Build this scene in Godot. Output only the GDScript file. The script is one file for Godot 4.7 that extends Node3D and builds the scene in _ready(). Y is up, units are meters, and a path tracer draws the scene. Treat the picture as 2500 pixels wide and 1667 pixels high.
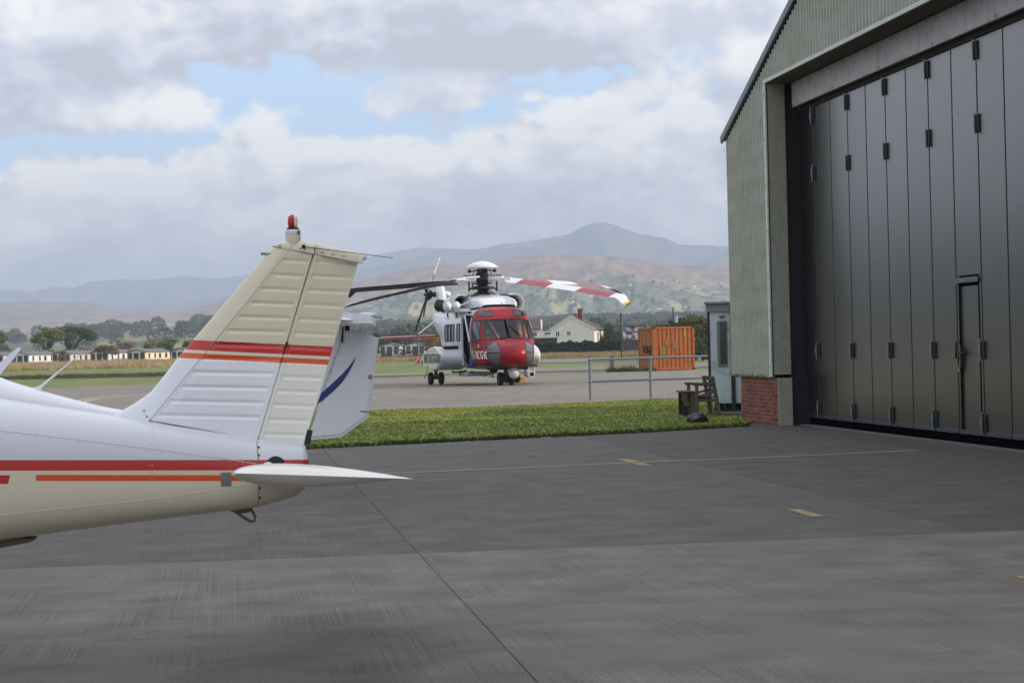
extends Node3D
# A small airfield: a light aircraft tail close by, a second one behind it, a rescue helicopter on its pad, a hangar on the right, caravans and hills behind.

var rng := RandomNumberGenerator.new()
var mats := {}
var taken := {}


# ---------------------------------------------------------------- mesh builder
class Build:
	var st := SurfaceTool.new()
	var uv_at: Callable
	var tint := Color.WHITE
	func _init() -> void:
		st.begin(Mesh.PRIMITIVE_TRIANGLES)
		st.set_smooth_group(-1)
	func v(p: Vector3) -> void:
		st.set_color(tint)
		st.set_uv(uv_at.call(p) if uv_at.is_valid() else Vector2.ZERO)
		st.add_vertex(p)
	func tri(a: Vector3, b: Vector3, c: Vector3) -> void:   # counter-clockwise as seen from outside
		v(a); v(c); v(b)
	func quad(a: Vector3, b: Vector3, c: Vector3, d: Vector3) -> void:
		tri(a, b, c); tri(a, c, d)
	func smooth(on := true) -> void:
		st.set_smooth_group(1 if on else -1)
	func grid(rows: Array, flip := false) -> void:
		for i in rows.size() - 1:
			var p: PackedVector3Array = rows[i]
			var q: PackedVector3Array = rows[i + 1]
			for j in p.size() - 1:
				if flip: quad(p[j], q[j], q[j + 1], p[j + 1])
				else: quad(p[j], p[j + 1], q[j + 1], q[j])
	func fan(ring: PackedVector3Array, flip := false) -> void:
		var c := Vector3.ZERO
		for p in ring: c += p
		c /= ring.size()
		for j in ring.size():
			if flip: tri(c, ring[(j + 1) % ring.size()], ring[j])
			else: tri(c, ring[j], ring[(j + 1) % ring.size()])
	func box(c: Vector3, s: Vector3, b := Basis(), ch := 0.0) -> void:
		var h := s / 2.0
		if ch <= 0.0:
			var k: Array[Vector3] = []
			for i in 8: k.append(c + b * Vector3(h.x * (1 if i & 1 else -1), h.y * (1 if i & 2 else -1), h.z * (1 if i & 4 else -1)))
			quad(k[4], k[5], k[7], k[6]); quad(k[1], k[0], k[2], k[3]); quad(k[5], k[1], k[3], k[7])
			quad(k[0], k[4], k[6], k[2]); quad(k[6], k[7], k[3], k[2]); quad(k[0], k[1], k[5], k[4])
			return
		var pts := {}
		for i in 8:
			var g := Vector3(1 if i & 1 else -1, 1 if i & 2 else -1, 1 if i & 4 else -1)
			for a in 3:
				var q := Vector3(h.x - ch, h.y - ch, h.z - ch)
				q[a] = h[a]
				pts[i * 3 + a] = c + b * (q * g)
		var face := func(a: int, l: Array) -> void: quad(pts[l[0] * 3 + a], pts[l[1] * 3 + a], pts[l[2] * 3 + a], pts[l[3] * 3 + a])
		face.call(2, [4, 5, 7, 6]); face.call(2, [1, 0, 2, 3]); face.call(0, [5, 1, 3, 7])
		face.call(0, [0, 4, 6, 2]); face.call(1, [6, 7, 3, 2]); face.call(1, [0, 1, 5, 4])
		for e in [[0, 1], [2, 3], [4, 5], [6, 7], [0, 2], [1, 3], [4, 6], [5, 7], [0, 4], [1, 5], [2, 6], [3, 7]]:
			var ax: int = 0 if e[1] - e[0] == 1 else 1 if e[1] - e[0] == 2 else 2
			var m := (ax + 1) % 3
			var n := (ax + 2) % 3
			var p1: Vector3 = pts[e[0] * 3 + m]
			var p2: Vector3 = pts[e[1] * 3 + m]
			var p3: Vector3 = pts[e[1] * 3 + n]
			var p4: Vector3 = pts[e[0] * 3 + n]
			if (p2 - p1).cross(p3 - p1).dot((p1 + p3) / 2 - c) > 0: quad(p1, p2, p3, p4)
			else: quad(p4, p3, p2, p1)
		for i in 8:
			var p1: Vector3 = pts[i * 3]
			var p2: Vector3 = pts[i * 3 + 1]
			var p3: Vector3 = pts[i * 3 + 2]
			if (p2 - p1).cross(p3 - p1).dot(p1 - c) > 0: tri(p1, p2, p3)
			else: tri(p1, p3, p2)
	func bar(a: Vector3, b: Vector3, w: float, t: float, ch := 0.0, up := Vector3.UP) -> void:
		var z := (b - a).normalized()
		if absf(z.dot(up)) > 0.98: up = Vector3.RIGHT
		var x := up.cross(z).normalized()
		box((a + b) / 2, Vector3(w, t, a.distance_to(b)), Basis(x, z.cross(x), z), ch)
	func tube(pts: Array, r, n := 8, cap := true) -> void:
		smooth()
		var rows := []
		var up := Vector3.UP
		for i in pts.size():
			var d: Vector3 = (pts[mini(i + 1, pts.size() - 1)] - pts[maxi(i - 1, 0)]).normalized()
			var x := (up.cross(d) if absf(up.dot(d)) < 0.95 else Vector3.RIGHT.cross(d)).normalized()
			var y := d.cross(x)
			var ring := PackedVector3Array()
			var rr: float = r[i] if r is Array else r
			for j in n + 1:
				var a := TAU * (j % n) / n
				ring.append(pts[i] + (x * cos(a) + y * sin(a)) * rr)
			rows.append(ring)
		grid(rows)
		smooth(false)
		if cap:
			fan(rows[0].slice(0, n), true)
			fan(rows[-1].slice(0, n))
	func lathe(prof: Array, n: int, xf := Transform3D(), from := 0.0, to := TAU) -> void:
		smooth()
		var rows := []
		for p in prof:
			var ring := PackedVector3Array()
			for j in n + 1:
				var a := lerpf(from, to, float(j) / n) if to - from < TAU - 0.001 else TAU * (j % n) / n
				ring.append(xf * Vector3(p.x * cos(a), p.y, p.x * sin(a)))
			rows.append(ring)
		grid(rows, true)
		smooth(false)
	func ball(c: Vector3, r: Vector3, n := 12) -> void:
		var prof := []
		for i in n / 2 + 1:
			var a := -PI / 2 + PI * i / (n / 2)
			prof.append(Vector2(maxf(cos(a), 0.0005), sin(a)))
		lathe(prof, n, Transform3D(Basis.from_scale(r), c))
	func sheet(poly: PackedVector2Array, y: float, thick := 0.0) -> void:   # a level sheet, poly in (x, z)
		extrude(poly, Transform3D(Basis(Vector3(1, 0, 0), Vector3(0, 0, 1), Vector3(0, 1, 0)), Vector3(0, y, 0)), thick)
	func extrude(poly: PackedVector2Array, xf: Transform3D, thick: float) -> void:   # from local z = 0 to z = -thick, facing +z
		var t := Geometry2D.triangulate_polygon(poly)
		var hand := xf.basis.determinant() > 0
		for i in range(0, t.size(), 3):
			var p: Array[Vector2] = [poly[t[i]], poly[t[i + 1]], poly[t[i + 2]]]
			var ccw := (p[1] - p[0]).cross(p[2] - p[0]) > 0
			var a := xf * Vector3(p[0].x, p[0].y, 0)
			var b := xf * Vector3(p[1].x, p[1].y, 0)
			var c := xf * Vector3(p[2].x, p[2].y, 0)
			var d := xf.basis * Vector3(0, 0, -thick)
			if ccw == hand: tri(a, b, c)
			else: tri(a, c, b)
			if thick > 0:
				if ccw == hand: tri(a + d, c + d, b + d)
				else: tri(a + d, b + d, c + d)
		if thick > 0:
			var cw := Geometry2D.is_polygon_clockwise(poly)
			var d := xf.basis * Vector3(0, 0, -thick)
			for i in poly.size():
				var a := xf * Vector3(poly[i].x, poly[i].y, 0)
				var k := poly[(i + 1) % poly.size()]
				var b := xf * Vector3(k.x, k.y, 0)
				if cw == hand: quad(a, b, b + d, a + d)
				else: quad(b, a, a + d, b + d)
	func done() -> ArrayMesh:
		st.generate_normals()
		st.index()
		return st.commit()


# ---------------------------------------------------------------- bookkeeping
func put(called: String, what, m: Material, parent: Node = self) -> MeshInstance3D:
	var o := MeshInstance3D.new()
	o.name = called if parent != self else numbered(called)
	o.mesh = what.done() if what is Build else what
	o.material_override = m
	parent.add_child(o, true)
	return o


func numbered(called: String) -> String:
	if not taken.has(called):
		taken[called] = 0
		return called
	taken[called] += 1
	return "%s_%03d" % [called, taken[called]]


func tag(o: Node, label: String, category := "", group := "", kind := "") -> Node:
	o.set_meta("label", label)
	if category: o.set_meta("category", category)
	if group: o.set_meta("group", group)
	if kind: o.set_meta("kind", kind)
	return o


func thing(called: String, label: String, category: String, at := Vector3.ZERO, turn := 0.0, group := "") -> Node3D:
	var o := Node3D.new()
	o.name = numbered(called)
	add_child(o)
	o.position = at
	o.rotation.y = turn
	tag(o, label, category, group)
	return o


func setting(called: String, what, m: Material, label: String, kind := "structure") -> MeshInstance3D:
	var o := put(called, what, m)
	tag(o, label, "", "", kind)
	return o


func copy(o: Node3D, at: Vector3, turn: float, label: String, group := "") -> Node3D:
	var base := str(o.name)
	if base.length() > 4 and base[-4] == "_" and base.substr(base.length() - 3).is_valid_int(): base = base.substr(0, base.length() - 4)
	var c: Node3D = o.duplicate()
	c.name = numbered(base)
	add_child(c)
	c.position = at
	c.rotation.y = turn
	c.set_meta("label", label)
	if group: c.set_meta("group", group)
	return c


# ---------------------------------------------------------------- materials
func c8(r: int, g: int, b: int) -> Color:
	return Color8(r, g, b)


func noise(freq: float, octaves := 4, sd := 1, kind := FastNoiseLite.TYPE_SIMPLEX_SMOOTH) -> FastNoiseLite:
	var n := FastNoiseLite.new()
	n.seed = sd
	n.noise_type = kind
	n.frequency = freq
	n.fractal_octaves = octaves
	return n


func grain(key: String, freq: float, lo: float, hi: float, sd := 3, octaves := 5, size := 512) -> NoiseTexture2D:   # grey between lo and hi
	if mats.has(key): return mats[key]
	var t := NoiseTexture2D.new()
	t.width = size
	t.height = size
	t.seamless = true
	t.noise = noise(freq, octaves, sd)
	var g := Gradient.new()
	g.set_color(0, Color(lo, lo, lo))
	g.set_color(1, Color(hi, hi, hi))
	t.color_ramp = g
	mats[key] = t
	return t


func two_tone(freq: float, stops: Array, sd := 3, octaves := 5, size := 512) -> NoiseTexture2D:
	var t := NoiseTexture2D.new()
	t.width = size
	t.height = size
	t.seamless = true
	t.noise = noise(freq, octaves, sd)
	var g := Gradient.new()
	g.offsets = PackedFloat32Array(stops.map(func(s): return s[0]))
	g.colors = PackedColorArray(stops.map(func(s): return s[1]))
	t.color_ramp = g
	return t


func flat(color: Color, rough := 0.7, metal := 0.0, spec := 0.5) -> StandardMaterial3D:
	var m := StandardMaterial3D.new()
	m.albedo_color = color
	m.roughness = rough
	m.metallic = metal
	m.metallic_specular = spec
	return m


func worn(color: Color, rough: float, tex: Texture2D, scale: float, metal := 0.0, bump := 0.0) -> StandardMaterial3D:   # noise in world size over a base colour
	var m := flat(color, rough, metal)
	m.albedo_texture = tex
	m.uv1_triplanar = true
	m.uv1_world_triplanar = true
	m.uv1_scale = Vector3.ONE * scale
	if bump > 0:
		m.heightmap_enabled = true
		m.heightmap_texture = tex
		m.heightmap_scale = bump
	return m


func paint(color: Color, rough := 0.25) -> StandardMaterial3D:
	var m := flat(color, rough)
	m.clearcoat_enabled = true
	m.clearcoat = 0.6
	m.clearcoat_roughness = 0.12
	return m


func pane(alpha := 0.15, color := Color(0.5, 0.55, 0.6)) -> StandardMaterial3D:
	var m := flat(color, 0.05)
	m.transparency = BaseMaterial3D.TRANSPARENCY_ALPHA
	m.albedo_color.a = alpha
	return m


func leafy(color: Color) -> StandardMaterial3D:
	var m := flat(color, 0.75, 0.0, 0.3)
	m.vertex_color_use_as_albedo = true
	m.backlight_enabled = true
	m.backlight = Color(0.25, 0.3, 0.1)
	return m


func lin(r: int, g: int, b: int) -> Color:
	return Color8(r, g, b).srgb_to_linear()


func curve(pts: Array, x: float) -> float:   # straight lines between [x, y] pairs
	if x <= pts[0][0]: return pts[0][1]
	for i in pts.size() - 1:
		if x <= pts[i + 1][0]: return lerpf(pts[i][1], pts[i + 1][1], (x - pts[i][0]) / (pts[i + 1][0] - pts[i][0]))
	return pts[-1][1]


func soft_curve(pts: Array, x: float) -> float:   # a cubic through [x, y] pairs
	if x <= pts[0][0]: return pts[0][1]
	for i in pts.size() - 1:
		if x <= pts[i + 1][0]:
			var a: Array = pts[maxi(i - 1, 0)]
			var d: Array = pts[mini(i + 2, pts.size() - 1)]
			return cubic_interpolate_in_time(pts[i][1], pts[i + 1][1], a[1], d[1], (x - pts[i][0]) / (pts[i + 1][0] - pts[i][0]), pts[i + 1][0] - pts[i][0], a[0] - pts[i][0] if a[0] != pts[i][0] else pts[i][0] - pts[i + 1][0], d[0] - pts[i][0] if d[0] != pts[i + 1][0] else 2 * (pts[i + 1][0] - pts[i][0]))
	return pts[-1][1]


func ss(a: float, b: float, x: float) -> float:
	return smoothstep(a, b, x)


# ---------------------------------------------------------------- sky
func blob(x: float, y: float, l: Array) -> float:
	var s := 0.0
	for b in l:
		var q: float = pow((x - b[0]) / b[2], 2) + pow((y - b[1]) / b[3], 2)
		if q < 6.0: s += b[4] * exp(-q)
	return s


var sky_big := noise(9.0, 6, 11)
var sky_fine := noise(48.0, 5, 12)
var sky_high := noise(5.0, 4, 13)
# where the blue shows and where the banks of cloud are greyer or whiter, as bearings and heights in thousandths of a radian
var gaps := [[-128, 124, 28, 12, -0.9], [-98, 130, 26, 9, -0.55], [-88, 113, 26, 12, -0.75], [-203, 97, 50, 6, -0.8], [-155, 101, 26, 7, -0.7], [-12, 110, 34, 7, -0.85], [-62, 105, 26, 5, -0.6], [20, 126, 24, 5, -0.75], [47, 126, 24, 5, -0.75], [88, 116, 15, 7, -0.6], [-157, 155, 13, 13, -0.35], [-228, 30, 42, 7, -0.4], [-182, 38, 52, 7, -0.35], [-235, 99, 26, 5, -0.6], [0, 101, 20, 3, -0.4]]
var tones := [[-26, 149, 88, 17, -0.62], [16, 137, 52, 9, -0.5], [-110, 148, 30, 12, -0.25], [-182, 138, 34, 15, -0.5], [-57, 57, 104, 13, -0.22], [88, 149, 31, 21, 0.35], [-176, 115, 29, 8, 0.5], [-226, 59, 19, 8, 0.8], [-51, 124, 17, 11, 0.3], [-232, 153, 17, 17, 0.35], [-37, 82, 83, 13, 0.12], [-5, 88, 30, 6, 0.25], [60, 95, 30, 12, 0.2], [50, 62, 60, 14, -0.12], [-170, 75, 60, 12, 0.05]]


func cloud_at(d: Vector3, x: float, y: float) -> float:
	var q := Vector3(d.x, d.y * 1.7, d.z)
	var n := sky_big.get_noise_3dv(q) * 1.0
	n += 0.34 * (0.5 - absf(sky_fine.get_noise_3dv(q)))
	x += 30.0 * sky_fine.get_noise_3dv(q * 0.45) + 10.0 * sky_fine.get_noise_3dv(q * 1.7)
	y += 12.0 * sky_fine.get_noise_3dv(q * 0.5 + Vector3(3, 5, 1)) + 4.0 * sky_fine.get_noise_3dv(q * 1.9 + Vector3(7, 1, 2))
	return n * 0.9 + 0.50 + 0.76 * blob(x, y, gaps)


func sky_color(d: Vector3) -> Color:
	var up := maxf(d.y, 0.0)
	var az := atan2(d.x, -d.z)
	var x := 1000.0 * az
	var y := 1000.0 * asin(clampf(d.y, -1, 1))
	var c := cloud_at(d, x, y)
	var lift := Vector3(0.010, 0.012, 0.0)
	var c2 := cloud_at((d + lift).normalized(), x + 10, y + 12)
	var cover := ss(-0.06, 0.26, c)
	var blue := Color(0.86, 0.92, 0.98).lerp(Color(0.735, 0.86, 0.985), ss(0.0, 0.13, up)).lerp(Color(0.42, 0.62, 0.9), ss(0.2, 0.9, up))
	var lit := clampf(0.5 + 1.8 * (c - c2) + 0.5 * sky_high.get_noise_3dv(Vector3(d.x, d.y * 2.2, d.z) * 2.6), -0.1, 1)
	lit = clampf(lit + blob(x, y, tones) - 0.25 * ss(0.35, 1.0, c), -0.35, 1.1)
	var cloud := Color(0.785, 0.797, 0.85).lerp(Color(1.0, 0.988, 0.972), lit)
	cloud = cloud.lerp(Color(0.74, 0.75, 0.77), ss(0.0, -0.35, lit) * 0.85)
	var col := blue.lerp(cloud, cover * 0.96)
	col = col.lerp(Color(0.90, 0.92, 0.965), ss(0.075, 0.0, up) * 0.42)          # the air thickens towards the horizon
	return col.srgb_to_linear() * (1.0 + 0.55 * up)                              # an overcast grows brighter towards the zenith


func make_sky() -> ImageTexture:
	var w := 4096
	var h := 2048
	var gain := 1.0 / 2.2
	var coarse := Image.create(512, 256, false, Image.FORMAT_RGB8)
	for j in 256:
		for i in 512:
			if j > 132:
				coarse.set_pixel(i, j, Color(0.16, 0.165, 0.16))
				continue
			var a := ((i + 0.5) / 512.0 - 0.5) * TAU
			var e := PI / 2 - (j + 0.5) / 256.0 * PI
			coarse.set_pixel(i, j, (sky_color(Vector3(sin(a) * cos(e), sin(e), -cos(a) * cos(e))) * gain).linear_to_srgb())
	coarse.resize(w, h, Image.INTERPOLATE_CUBIC)
	var x0 := w / 2 - 280
	var y0 := h / 2 - 230
	var fine := Image.create(560, 240, false, Image.FORMAT_RGB8)
	for j in 240:
		for i in 560:
			var a := ((i + x0 + 0.5) / w - 0.5) * TAU
			var e := PI / 2 - (j + y0 + 0.5) / h * PI
			fine.set_pixel(i, j, (sky_color(Vector3(sin(a) * cos(e), sin(e), -cos(a) * cos(e))) * gain).linear_to_srgb())
	coarse.blit_rect(fine, Rect2i(0, 0, 560, 240), Vector2i(x0, y0))
	return ImageTexture.create_from_image(coarse)


# ---------------------------------------------------------------- ground
func brushed() -> ImageTexture:   # brushed concrete: fine grooves one way, blotches and scuffs
	var n := 1024
	var im := Image.create(n, n, false, Image.FORMAT_L8)
	var streak := noise(0.24, 2, 21)
	var speck := noise(0.35, 2, 22)
	var area := noise(0.006, 4, 23)
	var where := noise(0.004, 2, 24)
	var across := noise(0.03, 3, 25)
	for y in n:
		var fy := minf(1.0, minf(y, n - y) / 90.0)
		for x in n:
			var k := clampf(0.5 + 1.6 * where.get_noise_2d(x, y), 0.15, 1.0)
			var v := 0.80 + 0.13 * area.get_noise_2d(x, y) + 0.135 * k * streak.get_noise_2d(x, y * 0.005) + 0.22 * speck.get_noise_2d(x, y) + 0.03 * across.get_noise_2d(x * 0.12, y)
			v = lerpf(0.80 + 0.1 * speck.get_noise_2d(x, y), v, minf(1.0, minf(x, n - x) / 60.0) * fy)
			im.set_pixel(x, y, Color(v, v, v))
	for i in 46:   # scuffs, pits and a few hairline cracks
		var p := Vector2(rng.randf_range(80, n - 80), rng.randf_range(80, n - 80))
		var a := rng.randf_range(-0.5, 0.5) if i % 3 else rng.randf() * TAU
		var tone := rng.randf_range(0.9, 1.0) if i < 26 else rng.randf_range(0.45, 0.6)
		for k in rng.randi_range(6, 60):
			a += rng.randf_range(-0.25, 0.25) if i >= 38 else rng.randf_range(-0.04, 0.04)
			p += Vector2(cos(a), sin(a) * (0.5 if i < 26 else 1.0))
			if i >= 26 and i < 38: p = p + Vector2(rng.randf_range(-1.2, 1.2), rng.randf_range(-1.2, 1.2))
			var x := clampi(int(p.x), 0, n - 1)
			var y := clampi(int(p.y), 0, n - 1)
			var v := lerpf(im.get_pixel(x, y).r, tone, rng.randf_range(0.3, 0.9))
			im.set_pixel(x, y, Color(v, v, v))
	return ImageTexture.create_from_image(im)


func slab_mat(color: Color, tex: Texture2D, bump: float) -> StandardMaterial3D:
	var m := flat(color, 0.8, 0.0, 0.4)
	m.albedo_texture = tex
	m.heightmap_enabled = true
	m.heightmap_texture = tex
	m.heightmap_scale = bump
	return m


func slab(parent: Node3D, x0: float, x1: float, z0: float, z1: float, m: Material, shift: Vector2, kind := "concrete_slab", size := 5.0) -> void:
	var b := Build.new()
	b.uv_at = func(p: Vector3) -> Vector2: return Vector2(p.x, p.z) / size + shift
	b.box(Vector3((x0 + x1) / 2, -0.05, (z0 + z1) / 2), Vector3(x1 - x0 - 0.005, 0.1, z1 - z0 - 0.005), Basis(), 0.003)
	put(kind, b, m, parent)


func mark(parent: Node, poly: PackedVector2Array, m: Material, called := "painted_line", y := 0.004) -> void:
	var b := Build.new()
	b.sheet(poly, y)
	put(called, b, m, parent)


func stripe(pts: Array, width: float) -> PackedVector2Array:
	var l := PackedVector2Array()
	var r := PackedVector2Array()
	for i in pts.size():
		var d: Vector2 = (pts[mini(i + 1, pts.size() - 1)] - pts[maxi(i - 1, 0)]).normalized().orthogonal() * width / 2
		l.append(pts[i] + d)
		r.append(pts[i] - d)
	r.reverse()
	return l + r


func build_ground() -> void:
	var field := worn(c8(92, 98, 66), 0.95, two_tone(0.01, [[0.0, Color(0.72, 0.7, 0.62)], [0.5, Color(0.9, 0.92, 0.8)], [1.0, Color(1, 1, 0.9)]], 31), 0.01)
	var b := Build.new()
	var ring := PackedVector2Array()
	for i in 48: ring.append(Vector2(cos(TAU * i / 48), sin(TAU * i / 48)) * 14000.0)
	b.sheet(ring, -0.12)
	setting("ground", b, field, "flat coastal farmland reaching to the hills")

	# the apron in front of the hangar: brushed concrete slabs with open joints
	var tex := brushed()
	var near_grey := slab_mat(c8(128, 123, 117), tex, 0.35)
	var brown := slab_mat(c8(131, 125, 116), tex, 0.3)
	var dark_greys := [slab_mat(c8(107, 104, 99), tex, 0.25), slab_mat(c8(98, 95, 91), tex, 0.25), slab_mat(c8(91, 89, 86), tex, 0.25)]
	var apron := thing("apron", "brushed concrete apron between the parked aircraft and the hangar", "", Vector3(-0.2, 0, -12.19), deg_to_rad(7.6))
	apron.set_meta("kind", "structure")
	var bed := Build.new()
	bed.box(Vector3(3, -0.088, -8), Vector3(64, 0.05, 66))
	put("joint_bed", bed, flat(c8(38, 36, 34), 0.95), apron)
	var lanes := [-30.0, -20.0, -10.0, 0.0, 11.5, 24.0]
	var rows := [23.0, 18.0, 13.0, 8.7, 4.35, 0.0, -4.4, -8.8, -13.2, -17.6, -22.0, -26.4, -31.0]
	for i in lanes.size() - 1:
		for j in rows.size() - 1:
			if i == 4 and j > 3: continue
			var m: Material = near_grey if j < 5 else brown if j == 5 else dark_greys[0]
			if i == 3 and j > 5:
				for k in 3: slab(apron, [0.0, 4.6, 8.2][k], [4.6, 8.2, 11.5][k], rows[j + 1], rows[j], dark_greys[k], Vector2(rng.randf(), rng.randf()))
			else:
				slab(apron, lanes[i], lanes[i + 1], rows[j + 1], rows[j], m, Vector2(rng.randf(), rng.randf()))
	var yellow := worn(c8(178, 160, 102), 0.75, grain("wear", 0.03, 0.55, 1.0, 41), 0.9)
	var pale_yellow := worn(c8(172, 154, 100), 0.8, grain("wear", 0.03, 0.55, 1.0, 41), 0.9)
	var dir := Vector2(-0.125, -0.992)
	var markings := thing("apron_markings", "faded yellow lead-in line and dashes painted on the apron", "")
	markings.set_meta("kind", "structure")
	for q in [[1.62, -28.5, 0.87, 0.085], [2.70, -19.47, 0.45, 0.062], [3.43, -13.52, 0.45, 0.06], [0.52, -37.0, 0.5, 0.1]]:
		var p := Vector2(q[0], q[1])
		var d: Vector2 = dir * q[2]
		var side: Vector2 = dir.orthogonal() * q[3]
		mark(markings, PackedVector2Array([p + d + side, p + d - side, p - d - side, p - d + side]), yellow, "yellow_dash")
	mark(markings, stripe([Vector2(-3.4, -26.9), Vector2(-1.78, -27.2), Vector2(0, -27.75), Vector2(1.46, -28.3), Vector2(3.1, -28.75), Vector2(4.6, -29.25), Vector2(5.75, -29.7)], 0.2), pale_yellow, "yellow_line")

	# grass strip between apron and helipad, with blades
	var turf := worn(c8(116, 128, 60), 0.95, two_tone(0.02, [[0.0, Color(0.62, 0.6, 0.5)], [0.5, Color(0.85, 0.9, 0.75)], [1.0, Color(1, 1, 0.85)]], 32), 0.25)
	var strip := PackedVector2Array([Vector2(-16, -29.6), Vector2(-3.5, -34.6), Vector2(-0.3, -36.7), Vector2(2.4, -37.9), Vector2(4.4, -39.5), Vector2(4.75, -41.6), Vector2(6.2, -43), Vector2(9, -62.5), Vector2(5.3, -59.6), Vector2(-0.9, -55.4), Vector2(-4, -55), Vector2(-16, -52)])
	b = Build.new()
	b.sheet(strip, 0.03, 0.1)
	setting("grass_strip", b, turf, "mown green grass strip between the apron and the helipad")
	blades("grass_blades", strip, 40000, 0.03, 0.03, [Color(0.19, 0.24, 0.045), Color(0.27, 0.29, 0.075), Color(0.14, 0.19, 0.035)], "short green grass blades of the strip beside the apron", 0.022)
	blades("edge_grass", PackedVector2Array([Vector2(-3.6, -34.5), Vector2(2.4, -37.75), Vector2(4.45, -39.4), Vector2(4.4, -39.9), Vector2(2.4, -38.3), Vector2(-3.6, -35.0)]), 1800, 0.0, 0.06, [Color(0.05, 0.075, 0.016), Color(0.075, 0.085, 0.03)], "longer grass along the apron edge", 0.03)

	# helipad and taxiways
	var pad_a := slab_mat(c8(146, 140, 131), tex, 0.12)
	var pad_b := slab_mat(c8(140, 135, 127), tex, 0.12)
	var pad := thing("helipad", "pale concrete helipad the rescue helicopter stands on", "", Vector3(-1, 0, -84), deg_to_rad(12))
	pad.set_meta("kind", "structure")
	bed = Build.new()
	bed.box(Vector3(0, -0.085, 0), Vector3(48, 0.05, 66))
	put("joint_bed", bed, flat(c8(75, 72, 68), 0.95), pad)
	for i in 6:
		for j in 8:
			slab(pad, -24 + 8 * i, -16 + 8 * i, -33 + 8 * j, -25 + 8 * j, pad_a if (i * 3 + j) % 4 else pad_b, Vector2(rng.randf(), rng.randf()), "concrete_slab", 8.0)
	var tarmac := worn(c8(128, 125, 121), 0.9, grain("tarmac", 0.02, 0.72, 1.0, 42), 0.06)
	var white := worn(c8(205, 205, 200), 0.8, grain("wear", 0.03, 0.55, 1.0, 41), 0.5)
	b = Build.new()
	b.sheet(PackedVector2Array([Vector2(-120, -30), Vector2(-16, -29.6), Vector2(-16, -52), Vector2(-12, -58), Vector2(-18, -110), Vector2(-40, -117), Vector2(-120, -117)]), -0.03)
	setting("taxiway", b, tarmac, "grey asphalt taxiway beyond the aircraft spine at the left")
	var lines := thing("taxiway_markings", "curved white double line on the asphalt taxiway at the left", "")
	lines.set_meta("kind", "structure")
	for k in 2:
		var pts := []
		for i in 16:
			var t := i / 15.0
			pts.append(Vector2(soft_curve([[0.0, -14.6], [0.2, -15.7], [0.4, -16.4], [0.55, -16.4], [0.7, -15.4], [0.85, -13.2], [1.0, -9.5]], t) + 0.62 * k, -69.0 - 27.0 * t + 1.6 * k))
		mark(lines, stripe(pts, 0.2), white, "white_line", 0.004)
	b = Build.new()
	b.sheet(PackedVector2Array([Vector2(-14, -128), Vector2(4, -133.5), Vector2(14, -136), Vector2(60, -140), Vector2(60, -168), Vector2(14, -162), Vector2(4, -157), Vector2(-14, -136)]), -0.03)
	setting("far_taxiway", b, tarmac, "strip of grey taxiway across the grass behind the helicopter")
	b = Build.new()
	b.sheet(PackedVector2Array([Vector2(-10, -208), Vector2(6, -196), Vector2(80, -190), Vector2(80, -250), Vector2(6, -243), Vector2(-10, -226)]), -0.03)
	setting("runway", b, tarmac, "far grey runway between two belts of green grass")
	var meadow := worn(c8(104, 118, 60), 0.95, two_tone(0.012, [[0.0, Color(0.7, 0.66, 0.55)], [0.45, Color(0.9, 0.92, 0.8)], [1.0, Color(1, 1, 0.86)]], 33), 0.03)
	b = Build.new()
	b.sheet(PackedVector2Array([Vector2(-200, -100), Vector2(100, -100), Vector2(110, -330), Vector2(-30, -345), Vector2(-200, -268)]), -0.07)
	setting("airfield_grass", b, meadow, "level green airfield grass around the taxiways and the runway")
	var scrub := worn(c8(88, 86, 56), 0.95, grain("scrub", 0.05, 0.5, 1.0, 43), 0.12)
	b = Build.new()
	b.sheet(PackedVector2Array([Vector2(-200, -172), Vector2(-44, -166), Vector2(-20, -158), Vector2(-20, -182), Vector2(-200, -198)]), -0.05)
	setting("rough_grass", b, scrub, "darker band of rough unmown grass across the airfield")
	straw_belt()


func blades(called: String, area: PackedVector2Array, count: int, y: float, tall: float, colors: Array, label: String, spread: float) -> void:
	var b := Build.new()
	for i in 9:
		var a := rng.randf() * TAU
		var p := Vector3(cos(a), 0, sin(a)) * rng.randf() * spread
		var d := Vector3(cos(a + 1.5), 0, sin(a + 1.5)) * 0.006
		var lean := Vector3(rng.randf_range(-1, 1), 0, rng.randf_range(-1, 1)) * tall * 0.5
		b.tri(p - d, p + d, p + lean + Vector3.UP * tall * rng.randf_range(0.55, 1.0))
	scatter(called, b.done(), area, count, y, 0.6, 1.5, colors, label)


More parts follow.
